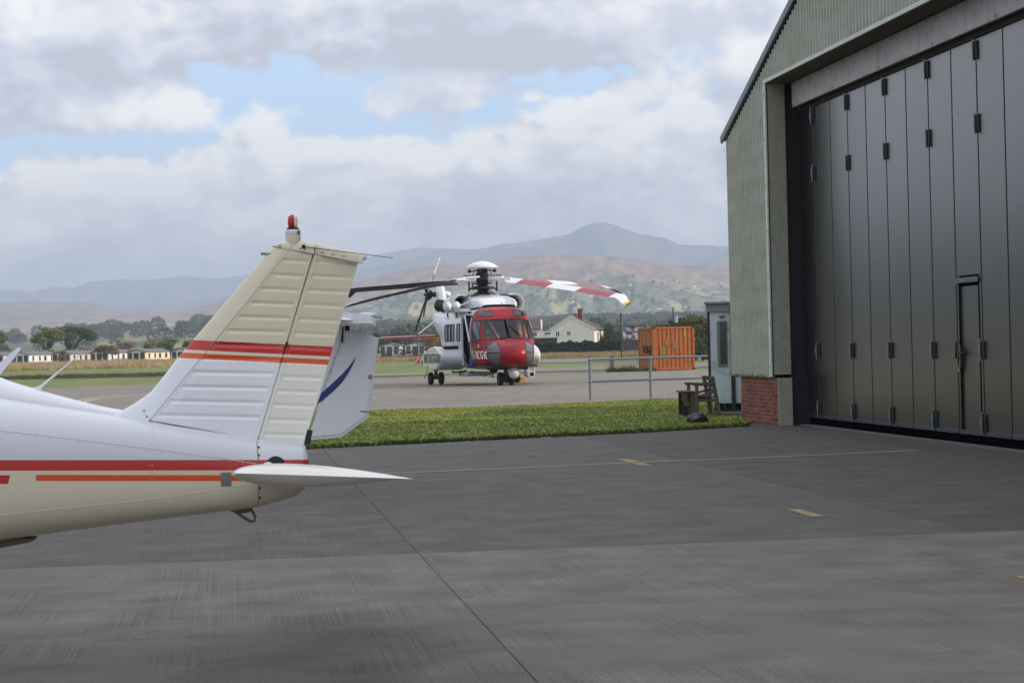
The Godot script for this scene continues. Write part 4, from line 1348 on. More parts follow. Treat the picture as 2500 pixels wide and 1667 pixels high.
func build_trees() -> void:
	pine("dark flat topped pine, the larger of the pair above the caravans", Vector3(-113.6, 0, -528), 13.0, 3.6, 10.4, 3.0, Color(0.062, 0.09, 0.026))
	pine("brighter flat topped pine leaning left in front of the darker one", Vector3(-115.4, 0, -515), 9.4, 4.0, 9.2, 1.3, Color(0.13, 0.16, 0.04))
	pine("pine cut off by the left edge of the picture", Vector3(-131.0, 0, -518), 10.5, 3.4, 9.6, 1.4, Color(0.09, 0.13, 0.03))
	var rust := Color(0.25, 0.18, 0.105)
	var olive := Color(0.19, 0.18, 0.065)
	var green := Color(0.12, 0.155, 0.055)
	tree("wind_bent_tree", "russet wind bent tree leaning right in front of a white caravan", Vector3(-84.6, 0, -432), 5.6, 4.0, rust * 0.9, 0.12, "", 24, 0.42)
	tree("russet_bush", "small straw coloured bush in front of the pinkish caravan", Vector3(-92.8, 0, -430), 2.2, 3.0, Color(0.26, 0.17, 0.08), 0.1)
	tree("russet_tree", "broad russet tree behind the cream caravan", Vector3(-86.6, 0, -470), 6.4, 4.8, rust)
	tree("olive_tree", "olive green tree right of the broad russet one", Vector3(-81.8, 0, -474), 4.6, 5.0, olive)
	tree("green_tree", "taller green tree just left of the striped fin's edge", Vector3(-77.2, 0, -470), 5.0, 5.5, green)
	tree("yellow_green_tree", "yellow green tree touching the leading edge of the striped fin", Vector3(-72.8, 0, -472), 4.6, 5.2, olive * 1.1)
	for q in [[-128, 6, 3.6, 0, "below the pine at the left edge"], [-123, 6, 3.9, 1, "left of the brighter pine"], [-119, 5.5, 3.6, 1, "under the left half of the brighter pine"], [-114, 6, 3.4, 0, "below the gap between the two pines"], [-108, 6, 3.7, 1, "under the larger pine"], [-103, 6, 3.6, 1, "right of the larger pine"], [-98.5, 6, 3.8, 0, "left of the wind bent tree"], [-69, 6, 4.4, 1, "hidden by the striped fin"]]:
		tree("russet_shrub", ["russet shrub", "olive shrub"][q[3]] + " behind the caravans, " + q[4], Vector3(q[0], 0, -485 + rng.randf_range(-4, 4)), q[1], q[2], [rust, olive][q[3]] * rng.randf_range(0.85, 1.15), 0.05, "shrubs behind the caravans", 20, 0.0)
	# left of the helicopter
	for q in [[-25.2, 5.0, 5.0, 3], [-21.5, 5.2, 4.6, 1], [-17.8, 4.6, 4.3, 2], [-29.8, 6.0, 5.3, 0]]:
		tree("dark_shrub", ["dark green shrub nearest the second aircraft's rudder", "olive shrub behind the grey caravan left of the helicopter", "yellow green shrub above the helicopter's red stabiliser", "tall dark shrub between the two caravans left of the helicopter"][q[3]], Vector3(q[0], 0, -446 + q[3] * 3), q[1], q[2], [Color(0.04, 0.052, 0.02), Color(0.09, 0.085, 0.03), Color(0.13, 0.12, 0.03), Color(0.06, 0.07, 0.028)][q[3]], 0.0, "shrubs left of the helicopter", 24, 0.0)
	tree("golden_tree", "golden autumn tree beside the helicopter's rear fuselage", Vector3(-16.2, 0, -420), 3.4, 4.3, Color(0.3, 0.17, 0.045))
	for q in [[-26.0, 0.9, "second from the rudder"], [-23.6, 1.2, "third from the rudder"], [-20.6, 1.1, "left of the golden tree"], [-18.2, 0.9, "nearest the helicopter"], [-28.8, 1.2, "nearest the blue swoosh rudder"]]:
		tree("low_bush", "low bush before the caravans left of the helicopter, " + q[2], Vector3(q[0], -0.1, -392), 2.8, q[1] + 0.7, Color(0.075, 0.075, 0.03) * rng.randf_range(0.8, 1.3), 0.0, "low bushes left of the helicopter", 12, 0.0)
	# right of the bungalow and behind the container
	tree("round_tree", "dark rounded tree at the right corner of the bungalow", Vector3(18.0, 0, -386), 3.6, 5.8, Color(0.06, 0.07, 0.022), 0.0, "", 28, 0.0)
	tree("pale_bush", "paler yellow green bush between the rounded tree and the pole", Vector3(20.6, 0, -390), 4.2, 4.6, Color(0.12, 0.13, 0.045), 0.0, "", 24, 0.0)
	for q in [[14.7, 2.8, 3.7, 0.9, "leftmost"], [16.2, 3.2, 4.3, 1.1, "beside the transformer pole"], [18.0, 3.6, 4.4, 1.0, "over its right end"], [19.9, 3.4, 4.1, 0.8, "nearest the cabin"]]:
		tree("scrub_tree", "olive scrub tree rising behind the orange container, " + q[4], Vector3(q[0], -0.1, -205), q[1], q[2], Color(0.085, 0.09, 0.028) * q[3], 0.0, "scrub trees behind the container", 26, 0.0)
	tree("grey_green_bush", "low grey green bush between the container and the white cabin", Vector3(16.6, -0.1, -182), 2.6, 2.2, Color(0.07, 0.09, 0.045), 0.0, "", 18, 0.0)
	tree("small_weed_bush", "small weed bush at the foot of the container's right corner", Vector3(12.6, -0.1, -130), 0.9, 0.6, Color(0.05, 0.07, 0.02), 0.0, "", 10, 0.0)


# ---------------------------------------------------------------- the striped light aircraft in front
# local axes: x runs aft along the fuselage, y up from the ground, z towards the camera; x = 0 is the end of the tail cone
const HULL := [[-6.75, 1.18, 0.78, 0.18], [-6.55, 1.28, 0.66, 0.34], [-6.2, 1.36, 0.58, 0.46], [-5.3, 1.46, 0.48, 0.54], [-4.9, 1.56, 0.46, 0.57], [-4.35, 2.0, 0.46, 0.58], [-3.5, 2.06, 0.48, 0.57], [-2.9, 1.84, 0.53, 0.53], [-2.03, 1.483, 0.632, 0.43], [-1.6, 1.412, 0.675, 0.37], [-1.33, 1.366, 0.703, 0.33], [-0.93, 1.297, 0.744, 0.265], [-0.41, 1.199, 0.792, 0.175], [-0.25, 1.169, 0.808, 0.146], [-0.07, 1.141, 0.852, 0.105], [0.0, 1.124, 0.892, 0.078], [0.016, 1.05, 0.985, 0.03]]
const BEADS := [[-0.081, 2.103, 0.028, 2.093], [-0.143, 2.027, 0.004, 2.016], [-0.199, 1.955, -0.021, 1.943], [-0.26, 1.882, -0.046, 1.869], [-0.32, 1.81, -0.07, 1.797], [-0.382, 1.738, -0.091, 1.724], [-0.443, 1.667, -0.115, 1.650], [-0.509, 1.597, -0.135, 1.58], [-0.57, 1.525, -0.164, 1.507], [-0.631, 1.45, -0.194, 1.432], [-0.69, 1.377, -0.218, 1.355], [-0.753, 1.305, -0.243, 1.28], [0.092, 2.092, 0.289, 2.079], [0.068, 2.017, 0.26, 2.003], [0.046, 1.942, 0.235, 1.928], [0.02, 1.867, 0.21, 1.853], [-0.005, 1.791, 0.186, 1.777], [-0.029, 1.717, 0.161, 1.703], [-0.056, 1.645, 0.141, 1.631], [-0.078, 1.57, 0.116, 1.555], [-0.101, 1.49, 0.091, 1.476], [-0.125, 1.416, 0.062, 1.402], [-0.15, 1.343, 0.044, 1.329], [-0.176, 1.266, 0.016, 1.254], [-0.202, 1.191, -0.015, 1.178]]


func hull(x: float, k: int) -> float:
	for i in HULL.size() - 1:
		if x <= HULL[i + 1][0]:
			var a: Array = HULL[i]
			var b: Array = HULL[i + 1]
			return lerpf(a[k], b[k], clampf((x - a[0]) / (b[0] - a[0]), 0, 1))
	return HULL[-1][k]


func hull_ring(x: float, n := 64) -> PackedVector3Array:
	var top := hull(x, 1)
	var low := hull(x, 2)
	var w := hull(x, 3)
	var ring := PackedVector3Array()
	for j in n + 1:
		var a := TAU * (j % n) / n
		var e := 2.0 / 3.3
		ring.append(Vector3(x, (top + low) / 2 + (top - low) / 2 * signf(sin(a)) * pow(absf(sin(a)), e), w * signf(cos(a)) * pow(absf(cos(a)), e)))
	return ring


func hull_side(x: float, y: float, off := 0.0) -> Vector3:
	var top := hull(x, 1)
	var low := hull(x, 2)
	var q := clampf(absf((y - (top + low) / 2) / ((top - low) / 2)), 0, 0.999)
	return Vector3(x, y, hull(x, 3) * pow(1 - pow(q, 3.3), 1 / 3.3) + off)


func livery() -> ImageTexture:   # x from -2.3 to 0.1 over 2048 pixels, y from 1.55 down to 0.55 over 1024
	var w := 2048
	var h := 1024
	var im := Image.create(w, h, false, Image.FORMAT_RGB8)
	var beige := c8(208, 200, 178)
	im.fill(c8(203, 205, 212))
	for i in w:
		var x := -2.3 + 2.4 * i / w
		var at := func(y: float) -> int: return int((1.55 - y) * h)
		var red_top := 1.063 - 0.036 * (x + 0.3)
		im.fill_rect(Rect2i(i, at.call(red_top - 0.052), 1, h), beige)
		im.fill_rect(Rect2i(i, at.call(red_top), 1, 55), c8(178, 30, 20))
		if x > -1.352: im.fill_rect(Rect2i(i, at.call(1.026 - 0.040 * (x + 1.347)), 1, 32), c8(208, 78, 20))
		if x < -1.478: im.fill_rect(Rect2i(i, at.call(1.029 - 0.036 * (x + 1.478)), 1, 46 if x < -1.49 else int((-1.478 - x) / 0.012 * 46)), c8(178, 30, 20))
	return ImageTexture.create_from_image(im)


func fin_livery() -> ImageTexture:   # x from -1.1 to 0.4, y from 2.3 down to 1.1
	var w := 1536
	var h := 1228
	var im := Image.create(w, h, false, Image.FORMAT_RGB8)
	var beige := c8(208, 200, 176)
	for i in w:
		var x := -1.1 + 1.5 * i / w
		var at := func(y: float) -> int: return int((2.3 - y) / 1.2 * h)
		var rudder := x > 0.0
		var slope := -0.073 * (x + 0.1)
		var top: int = at.call(1.659 + slope)
		var red_low: int = at.call(1.607 + slope)
		var org: int = at.call(1.5905 + slope)
		var org_low: int = at.call(1.561 + slope)
		im.fill_rect(Rect2i(i, 0, 1, top), beige)
		im.fill_rect(Rect2i(i, top, 1, red_low - top), c8(182, 30, 20))
		im.fill_rect(Rect2i(i, red_low, 1, org - red_low), c8(212, 205, 190))
		im.fill_rect(Rect2i(i, org, 1, org_low - org), c8(212, 84, 20))
		for j in range(org_low, h):
			var y := 2.3 - 1.2 * j / h
			im.set_pixel(i, j, c8(221, 220, 212) if x > -0.243 + (y - 1.169) * 0.3238 else c8(223, 226, 232))
	return ImageTexture.create_from_image(im)


func bead_depth(x: float, y: float) -> float:
	var best := 1.0
	for s in BEADS:
		if absf(y - s[1]) > 0.05: continue
		var t := clampf(((x - s[0]) * (s[2] - s[0]) + (y - s[1]) * (s[3] - s[1])) / (pow(s[2] - s[0], 2) + pow(s[3] - s[1], 2)), 0, 1)
		best = minf(best, Vector2(x - lerpf(s[0], s[2], t), y - lerpf(s[1], s[3], t)).length())
	return 0.0062 * (1.0 - ss(0.003, 0.0145, best))


func fin_panel(left: Callable, right: Callable, thick: Callable, rows: int, cols: int) -> Build:   # two skins between a left and a right edge, beads pressed in
	var b := Build.new()
	b.uv_at = func(p: Vector3) -> Vector2: return Vector2((p.x + 1.1) / 1.5, (2.3 - p.y) / 1.2)
	b.smooth()
	var skins := [[], []]
	for i in rows + 1:
		var l: Vector2 = left.call(float(i) / rows)
		var r: Vector2 = right.call(float(i) / rows)
		for s in 2:
			var line := PackedVector3Array()
			for j in cols + 1:
				var u := float(j) / cols
				var p := l.lerp(r, u)
				var z: float = maxf(thick.call(u, float(i) / rows) - bead_depth(p.x, p.y), 0.0004)
				line.append(Vector3(p.x, p.y, z if s == 0 else -z))
			skins[s].append(line)
	b.grid(skins[0])
	b.grid(skins[1], true)
	b.smooth(false)
	for s in [[skins[0][0], skins[1][0]], [skins[1][-1], skins[0][-1]]]: b.grid([s[1], s[0]])
	for e in [0, cols]:
		var a := PackedVector3Array()
		var c := PackedVector3Array()
		for i in rows + 1:
			a.append(skins[0][i][e])
			c.append(skins[1][i][e])
		b.grid([a, c] if e == 0 else [c, a])
	return b


func airfoil(u: float, t: float) -> float:
	return 5 * t * (0.2969 * sqrt(u) - 0.126 * u - 0.3516 * u * u + 0.2843 * u * u * u - 0.1036 * u * u * u * u)


func wing_panel(sections: Array, thick: float, n := 24) -> Build:   # sections: [leading edge, chord vector, thickness share]
	var b := Build.new()
	b.smooth()
	var rows := []
	for s in sections:
		var line := PackedVector3Array()
		var up: Vector3 = Vector3(0, 0, 1).cross(s[1]).normalized() * s[1].length()
		for j in 2 * n + 1:
			var k := absf(j - n) / n
			var u: float = 1.0 - k if false else pow(k, 1.6)
			line.append(s[0] + s[1] * u + up * airfoil(u, thick * s[2]) * (1 if j > n else -1))
		rows.append(line)
	b.grid(rows)
	b.smooth(false)
	return b


func build_striped_aircraft() -> void:
	var o := thing("light_aircraft", "nearest aircraft, beige and white with red and orange stripes on its tail", "aircraft", Vector3(-1.107, 0, -11.03), deg_to_rad(3.5))
	var skin := paint(Color.WHITE, 0.28)
	skin.albedo_texture = livery()
	skin.texture_repeat = false   # the stripes run on forward
	var fin_skin := paint(Color.WHITE, 0.3)
	fin_skin.albedo_texture = fin_livery()
	var white := paint(c8(222, 224, 228), 0.28)
	var beige := paint(c8(208, 200, 176), 0.35)
	var cream := paint(c8(222, 219, 210), 0.22)
	var dark := flat(c8(16, 16, 17), 0.6)
	var chrome := flat(c8(176, 176, 178), 0.3, 0.85)
	# fuselage
	var b := Build.new()
	b.uv_at = func(p: Vector3) -> Vector2: return Vector2((p.x + 2.3) / 2.4, 1.55 - p.y)
	b.smooth()
	var rows := []
	for i in 150: rows.append(hull_ring(-2.29 + 2.306 * i / 149.0))
	b.grid(rows, true)
	put("fuselage", b, skin, o)
	b = Build.new()
	b.uv_at = func(p: Vector3) -> Vector2: return Vector2((p.x + 2.3) / 2.4, 1.55 - p.y)
	b.smooth()
	rows = []
	for i in 90: rows.append(hull_ring(-6.75 + 4.46 * i / 89.0, 48))
	b.grid(rows, true)
	b.smooth(false)
	b.fan(rows[0].slice(0, 48))
	put("cabin", b, skin, o)
	b = Build.new()
	for s in [1, -1]:
		for q in [[-4.42, -3.9], [-3.82, -3.4], [-3.32, -2.98]]:
			var g := []
			for y in [1.5, 1.6, 1.7, 1.78]:
				var line := PackedVector3Array()
				for i in 7:
					var p := hull_side(lerpf(q[0] + (y - 1.5) * 0.4, q[1], i / 6.0), y, 0.006)
					line.append(Vector3(p.x, minf(y, hull(p.x, 1) - 0.05), p.z * s))
				g.append(line)
			b.grid(g, s < 0)
	put("cabin_window", b, flat(c8(40, 46, 50), 0.08, 0.0, 0.7), o)
	# lap seams with rivets, a frame joint and the tail cone joint
	var seam_m := paint(c8(186, 184, 176), 0.4)
	var upper := func(x: float) -> float: return curve([[-2.2, 1.352], [-1.54, 1.257], [-1.165, 1.2], [-0.768, 1.136], [-0.385, 1.068], [-0.24, 1.04]], x)
	var lower := func(x: float) -> float: return curve([[-2.2, 0.78], [-1.545, 0.828], [-1.172, 0.853], [-0.775, 0.88], [-0.386, 0.926], [-0.24, 0.94]], x)
	var rivet := Build.new()
	for f in [upper, lower]:
		b = Build.new()
		var pts := []
		for i in 60:
			var x := lerpf(-2.28, -0.25, i / 59.0)
			pts.append(hull_side(x, f.call(x), -0.0012))
			if i % 2: rivet.ball(hull_side(x, f.call(x) - 0.011, 0.0), Vector3(0.0034, 0.0034, 0.002), 6)
		b.tube(pts, 0.0026, 5, false)
		put("lap_seam", b, seam_m if f == upper else beige, o)
	for fx in [[-0.79, 0.8, 1.27], [-0.775, 0.8, 1.27]]:
		for i in 14:
			rivet.ball(hull_side(fx[0], lerpf(fx[1], fx[2], i / 13.0)), Vector3(0.0034, 0.0034, 0.002), 6)
	put("rivets", rivet, seam_m, o).set_meta("kind", "stuff")
	b = Build.new()
	for s in [1, -1]:
		var pts := []
		for i in 24:
			var y := lerpf(0.83, 1.16, i / 23.0)
			var p := hull_side(-0.247 + 0.012 * sin(PI * i / 23.0), y, 0.0)
			pts.append(Vector3(p.x, p.y, p.z * s))
		b.tube(pts, 0.0022, 5, false)
	put("tail_cone_joint", b, flat(c8(96, 94, 92), 0.6), o)
	b = Build.new()
	for y in [1.125, 1.085, 0.915, 0.865]: b.ball(hull_side(-0.236, y), Vector3(0.008, 0.008, 0.004), 8)
	put("screws", b, flat(c8(92, 84, 74), 0.4, 0.6), o)
	# the cut-out for the stabilator spar, hinge plates, tape, a rub strip
	b = Build.new()
	var g := []
	for i in 8:
		var line := PackedVector3Array()
		for j in 6:
			var x := lerpf(-0.2, -0.105, i / 7.0)
			var y := lerpf(1.008, lerpf(1.034, 1.078, sin(PI * (0.12 + 0.72 * i / 7.0))), j / 5.0)
			line.append(hull_side(x, y, 0.003))
		g.append(line)
	b.grid(g)
	put("spar_cutout", b, dark, o)
	b = Build.new()
	b.ball(hull_side(-0.19, 1.03, 0.004), Vector3(0.028, 0.02, 0.006), 10)
	put("seal", b, white, o)
	b = Build.new()
	for k in 4: b.box(hull_side(-0.085 + k * 0.03, 1.047, 0.002), Vector3(0.009, 0.011, 0.006), Basis(), 0.002)
	b.bar(hull_side(-0.105, 1.036, 0.003), hull_side(0.008, 1.032, 0.003), 0.004, 0.005)
	put("hinge_plate", b, flat(c8(150, 96, 70), 0.5, 0.4), o)
	b = Build.new()
	g = []
	for i in 4:
		var line := PackedVector3Array()
		for j in 4: line.append(hull_side(lerpf(-0.43, -0.378, i / 3.0), lerpf(0.932, 1.002, j / 3.0), 0.003))
		g.append(line)
	b.grid(g, true)
	tag(put("tape_patch", b, worn(c8(150, 154, 160), 0.4, grain("brick", 0.05, 0.65, 1.0, 46), 14.0, 0.6), o), "silver tape patch over the end of the orange stripe")
	# fin and rudder
	var le := [[0.0, -1.02, 1.30], [0.06, -0.925, 1.347], [0.12, -0.862, 1.384], [0.18, -0.80, 1.426], [0.25, -0.74, 1.496], [0.34, -0.664, 1.592], [1.0, -0.139, 2.180]]
	var lx := le.map(func(q): return [q[0], q[1]])
	var ly := le.map(func(q): return [q[0], q[2]])
	var fin_left := func(v: float) -> Vector2:
		var p := Vector2(curve(lx, v), curve(ly, v))
		return p
	var fin_right := func(v: float) -> Vector2: return Vector2(-0.253, 1.145).lerp(Vector2(0.066, 2.132), v)
	var fin_t := func(u: float, v: float) -> float: return lerpf(0.046, 0.034, v) * sqrt(minf(1.0, (u + 0.0005) / 0.28)) * (1.0 - 0.22 * ss(0.5, 1.0, u))
	put("fin", fin_panel(fin_left, fin_right, fin_t, 230, 110), fin_skin, o)
	# the skin of the fin root below the sloping base line
	var rud_left := func(v: float) -> Vector2: return Vector2(-0.2475, 1.167).lerp(Vector2(0.0705, 2.131), v)
	var rud_right := func(v: float) -> Vector2: return Vector2(-0.006, 1.126).lerp(Vector2(0.304, 2.080), v)
	var rud_t := func(u: float, v: float) -> float: return lerpf(0.034, 0.026, v) * (1.0 - 0.93 * u) * (1.0 if u > 0.02 else 0.6)
	put("rudder", fin_panel(rud_left, rud_right, rud_t, 220, 60), fin_skin, o)
	b = Build.new()
	b.tube([Vector3(-0.245, 1.16, 0), Vector3(0.0765, 2.165, 0)], 0.015, 8)
	put("hinge_spar", b, dark, o)
	b = Build.new()
	b.bar(Vector3(-0.086, 1.645, 0.033), Vector3(-0.078, 1.672, 0.033), 0.012, 0.012, 0.002)
	put("rudder_hinge", b, dark, o)
	b = Build.new()
	b.bar(Vector3(-0.243, 1.172, 0.0), Vector3(-0.19, 1.162, 0.0), 0.05, 0.012)
	b.bar(Vector3(0.01, 1.13, 0.0), Vector3(0.03, 1.205, 0.0), 0.016, 0.03, 0.003)
	put("rudder_stop", b, dark, o)
	b = Build.new()
	var line_a := []
	for i in 20:
		var t := i / 19.0
		line_a.append(Vector3(lerpf(-0.81, -0.25, t), lerpf(1.279, 1.163, t), 0.0435 + 0.004 * sin(PI * t)))
	b.tube(line_a, 0.0028, 5, false)
	put("fin_base_gap", b, flat(c8(70, 70, 72), 0.7), o)
	b = Build.new()
	b.tube([Vector3(-0.806, 1.277, 0.0455), Vector3(-0.43, 1.716, 0.0405), Vector3(-0.056, 2.152, 0.034)], 0.0014, 5, false)
	put("spar_seam", b, flat(c8(150, 148, 142), 0.6), o)
	b = Build.new()
	for i in 60:   # rivet lines on fin and rudder
		var t := (i + 0.5) / 60.0
		var q := Vector2(-0.79, 1.285).lerp(Vector2(-0.05, 2.14), t)
		b.ball(Vector3(q.x + 0.012, q.y - 0.002, lerpf(0.0465, 0.035, t)), Vector3(0.0026, 0.0026, 0.0016), 6)
		q = Vector2(-0.253, 1.165).lerp(Vector2(0.062, 2.12), t)
		b.ball(Vector3(q.x - 0.014, q.y, lerpf(0.036, 0.027, t)), Vector3(0.0026, 0.0026, 0.0016), 6)
		q = Vector2(-0.2475, 1.167).lerp(Vector2(0.0705, 2.12), t)
		b.ball(Vector3(q.x + 0.024, q.y - 0.01, lerpf(0.0305, 0.024, t)), Vector3(0.0026, 0.0026, 0.0016), 6)
	put("fin_rivets", b, seam_m, o).set_meta("kind", "stuff")
	b = Build.new()
	for p in [Vector2(-0.833, 1.33), Vector2(-0.82, 1.30)]: b.ball(Vector3(p.x, p.y, 0.042), Vector3(0.005, 0.005, 0.003), 8)
	put("screws", b, flat(c8(110, 110, 112), 0.4, 0.6), o)
	# rounded tip fairings
	var cap := func(top: Array, low: Array, r0: float, r1: float, called: String) -> void:
		var cb := Build.new()
		cb.smooth()
		var rr := []
		for i in 25:
			var t := i / 24.0
			var x := lerpf(low[0][0], low[-1][0], t)
			var yt := curve(top, x)
			var yl := curve(low, x)
			var rad := lerpf(r0, r1, t) * (0.35 + 0.65 * ss(-0.02, 0.25, t) if r0 > r1 else 1.0)
			var line := PackedVector3Array()
			for j in 17:
				var a := PI * j / 16.0
				line.append(Vector3(x, yl + (yt - yl) * pow(sin(a), 0.7), rad * cos(a)))
			rr.append(line)
		cb.grid(rr, true)
		cb.smooth(false)
		cb.fan(rr[0], false)
		cb.fan(rr[-1], true)
		put(called, cb, beige, o)
	cap.call([[-0.144, 2.181], [-0.125, 2.192], [-0.111, 2.199], [-0.047, 2.210], [0.017, 2.206], [0.08, 2.187]], [[-0.144, 2.177], [0.074, 2.129]], 0.037, 0.036, "fin_tip")
	cap.call([[0.0765, 2.188], [0.2, 2.162], [0.318, 2.134], [0.331, 2.112]], [[0.0765, 2.131], [0.326, 2.078]], 0.035, 0.0345, "rudder_tip")
	b = Build.new()
	b.tube([Vector3(-0.146, 2.178, 0.034), Vector3(0.07, 2.131, 0.0375)], 0.0014, 5, false)
	b.tube([Vector3(0.082, 2.129, 0.0355), Vector3(0.306, 2.08, 0.034)], 0.0014, 5, false)
	put("tip_seam", b, flat(c8(96, 92, 84), 0.6), o)
	b = Build.new()
	for p in [[-0.105, 2.182], [-0.047, 2.17], [0.0, 2.162], [0.028, 2.157], [0.116, 2.141], [0.172, 2.129], [0.228, 2.118]]: b.ball(Vector3(p[0], p[1], 0.034), Vector3(0.0068, 0.0068, 0.005), 8)
	put("screws", b, chrome, o)
	b = Build.new()
	b.tube([Vector3(0.02, 2.172, 0.036), Vector3(0.03, 2.168, 0.05), Vector3(0.483, 2.101, 0.058)], [0.003, 0.0028, 0.0016], 6)
	b.box(Vector3(0.02, 2.171, 0.042), Vector3(0.018, 0.02, 0.022), Basis(), 0.004)
	b.ball(Vector3(0.483, 2.101, 0.058), Vector3(0.004, 0.004, 0.004), 6)
	put("whip_aerial", b, dark, o)
	b = Build.new()
	b.tube([Vector3(-0.205, 2.143, 0.0), Vector3(-0.155, 2.141, 0.012)], [0.011, 0.008], 8)
	put("temperature_probe", b, chrome, o)
	b = Build.new()
	b.lathe([Vector2(0.017, 0.0), Vector2(0.017, 0.012), Vector2(0.012, 0.02), Vector2(0.0, 0.023)], 12, Transform3D(Basis(Vector3(0, -1, 0), Vector3(1, 0, 0), Vector3(0, 0, 1)), Vector3(0.328, 2.110, 0)))
	put("tail_lamp", b, flat(c8(206, 200, 190), 0.2), o)
	# rotating beacon on its pod
	var bx := Vector3(-0.036, 0, 0)
	b = Build.new()
	b.lathe([Vector2(0.0, 2.147), Vector2(0.018, 2.15), Vector2(0.032, 2.168), Vector2(0.039, 2.195), Vector2(0.0405, 2.236)], 24, Transform3D(Basis(), bx))
	put("beacon_pod", b, beige, o)
	b = Build.new()
	b.lathe([Vector2(0.0395, 2.236), Vector2(0.0395, 2.256), Vector2(0.036, 2.263), Vector2(0.0, 2.265)], 24, Transform3D(Basis(), bx))
	put("beacon_ring", b, chrome, o)
	b = Build.new()
	b.lathe([Vector2(0.0, 2.262), Vector2(0.0315, 2.264), Vector2(0.0315, 2.273), Vector2(0.0, 2.275)], 24, Transform3D(Basis(), bx))
	put("beacon_gasket", b, dark, o)
	for s in 2:
		b = Build.new()
		var prof := [Vector2(0.0, 2.272), Vector2(0.022, 2.274), Vector2(0.0255, 2.29), Vector2(0.0255, 2.315), Vector2(0.022, 2.333), Vector2(0.012, 2.337), Vector2(0.011, 2.341), Vector2(0.0, 2.342)]
		b.lathe(prof, 16, Transform3D(Basis(Vector3.UP, 0.35), bx + Vector3(0.0006 if s else -0.0006, 0, 0)), PI / 2 - (PI if s else 0.0), PI / 2 + (0.0 if s else PI))
		put("beacon_lens", b, flat(c8(166, 20, 26), 0.12) if s == 0 else flat(c8(214, 206, 186), 0.12), o)
	# all-moving stabilator, its near tip a little high as the photograph shows it
	var sec := []
	for i in 27:
		var t := (i - 13) / 13.0
		var z := 1.6 * t if absf(t) < 0.55 else signf(t) * (0.88 + 0.87 * sin((absf(t) - 0.55) / 0.45 * PI / 2))
		var k := maxf(0.0, (absf(z) - 1.58) / 0.17)
		var full := sqrt(maxf(0.0, 1.0 - k * k))
		var ease := 0.03 * (1.0 - full)
		sec.append([Vector3(-0.262 + ease, 0.978 + 0.062 * z, z), Vector3(0.815 - ease * 1.2, -0.047, 0), maxf(full, 0.01)])
	b = wing_panel(sec, 0.132)
	put("stabilator", b, cream, o)
	# tie-down ring, belly fairing
	b = Build.new()
	b.extrude(PackedVector2Array([Vector2(-0.42, 0.797), Vector2(-0.29, 0.812), Vector2(-0.285, 0.80), Vector2(-0.36, 0.775)]), Transform3D(Basis(), Vector3(0, 0, 0.01)), 0.02)
	b.tube([Vector3(-0.38, 0.79, 0), Vector3(-0.306, 0.737, 0), Vector3(-0.288, 0.731, 0), Vector3(-0.272, 0.738, 0), Vector3(-0.268, 0.752, 0), Vector3(-0.292, 0.80, 0)], 0.0075, 8)
	b.bar(Vector3(-0.35, 0.785, 0), Vector3(-0.295, 0.792, 0), 0.014, 0.022, 0.003)
	put("tie_down_ring", b, flat(c8(118, 108, 90), 0.6, 0.2), o)
	b = Build.new()
	b.extrude(PackedVector2Array([Vector2(-2.6, 0.50), Vector2(-1.6, 0.637), Vector2(-1.43, 0.664), Vector2(-1.42, 0.683), Vector2(-1.6, 0.70), Vector2(-2.6, 0.66)]), Transform3D(Basis(), Vector3(0, 0, 0.1)), 0.2)
	put("belly_fairing", b, flat(c8(112, 88, 70), 0.6), o)
	# wing, wheels and propeller, outside the picture
	sec = []
	for z in [[-4.9, 0.75], [-0.5, 1.0], [0.5, 1.0], [4.85, 0.75], [4.9, 0.3]]:
		sec.append([Vector3(-4.75, 0.58 + 0.10 * absf(z[0]), z[0]), Vector3(1.6, -0.05, 0), z[1]])
	put("wing", wing_panel(sec, 0.13), white, o)
	for p in [Vector3(-4.0, 0.0, 1.5), Vector3(-4.0, 0.0, -1.5), Vector3(-6.0, 0.0, 0)]:
		b = Build.new()
		b.lathe([Vector2(0.08, -0.07), Vector2(0.17, -0.075), Vector2(0.21, -0.04), Vector2(0.21, 0.04), Vector2(0.17, 0.075), Vector2(0.08, 0.07)], 20, Transform3D(Basis(Vector3.RIGHT, PI / 2), p + Vector3(0, 0.21, 0)))
		b.tube([p + Vector3(0, 0.21, 0.1), p + Vector3(0, 0.7, 0.05)], 0.035, 8)
		put("wheel", b, flat(c8(30, 30, 31), 0.8), o)
	b = Build.new()
	b.lathe([Vector2(0.17, 0.0), Vector2(0.14, 0.12), Vector2(0.06, 0.24), Vector2(0.0, 0.27)], 16, Transform3D(Basis(Vector3(0, 1, 0), Vector3(-1, 0, 0), Vector3(0, 0, 1)), Vector3(-6.75, 0.98, 0)))
	b.box(Vector3(-6.83, 0.98, 0), Vector3(0.03, 1.85, 0.13), Basis(Vector3.RIGHT, 0.5), 0.01)
	put("propeller", b, flat(c8(190, 190, 190), 0.3, 0.5), o)


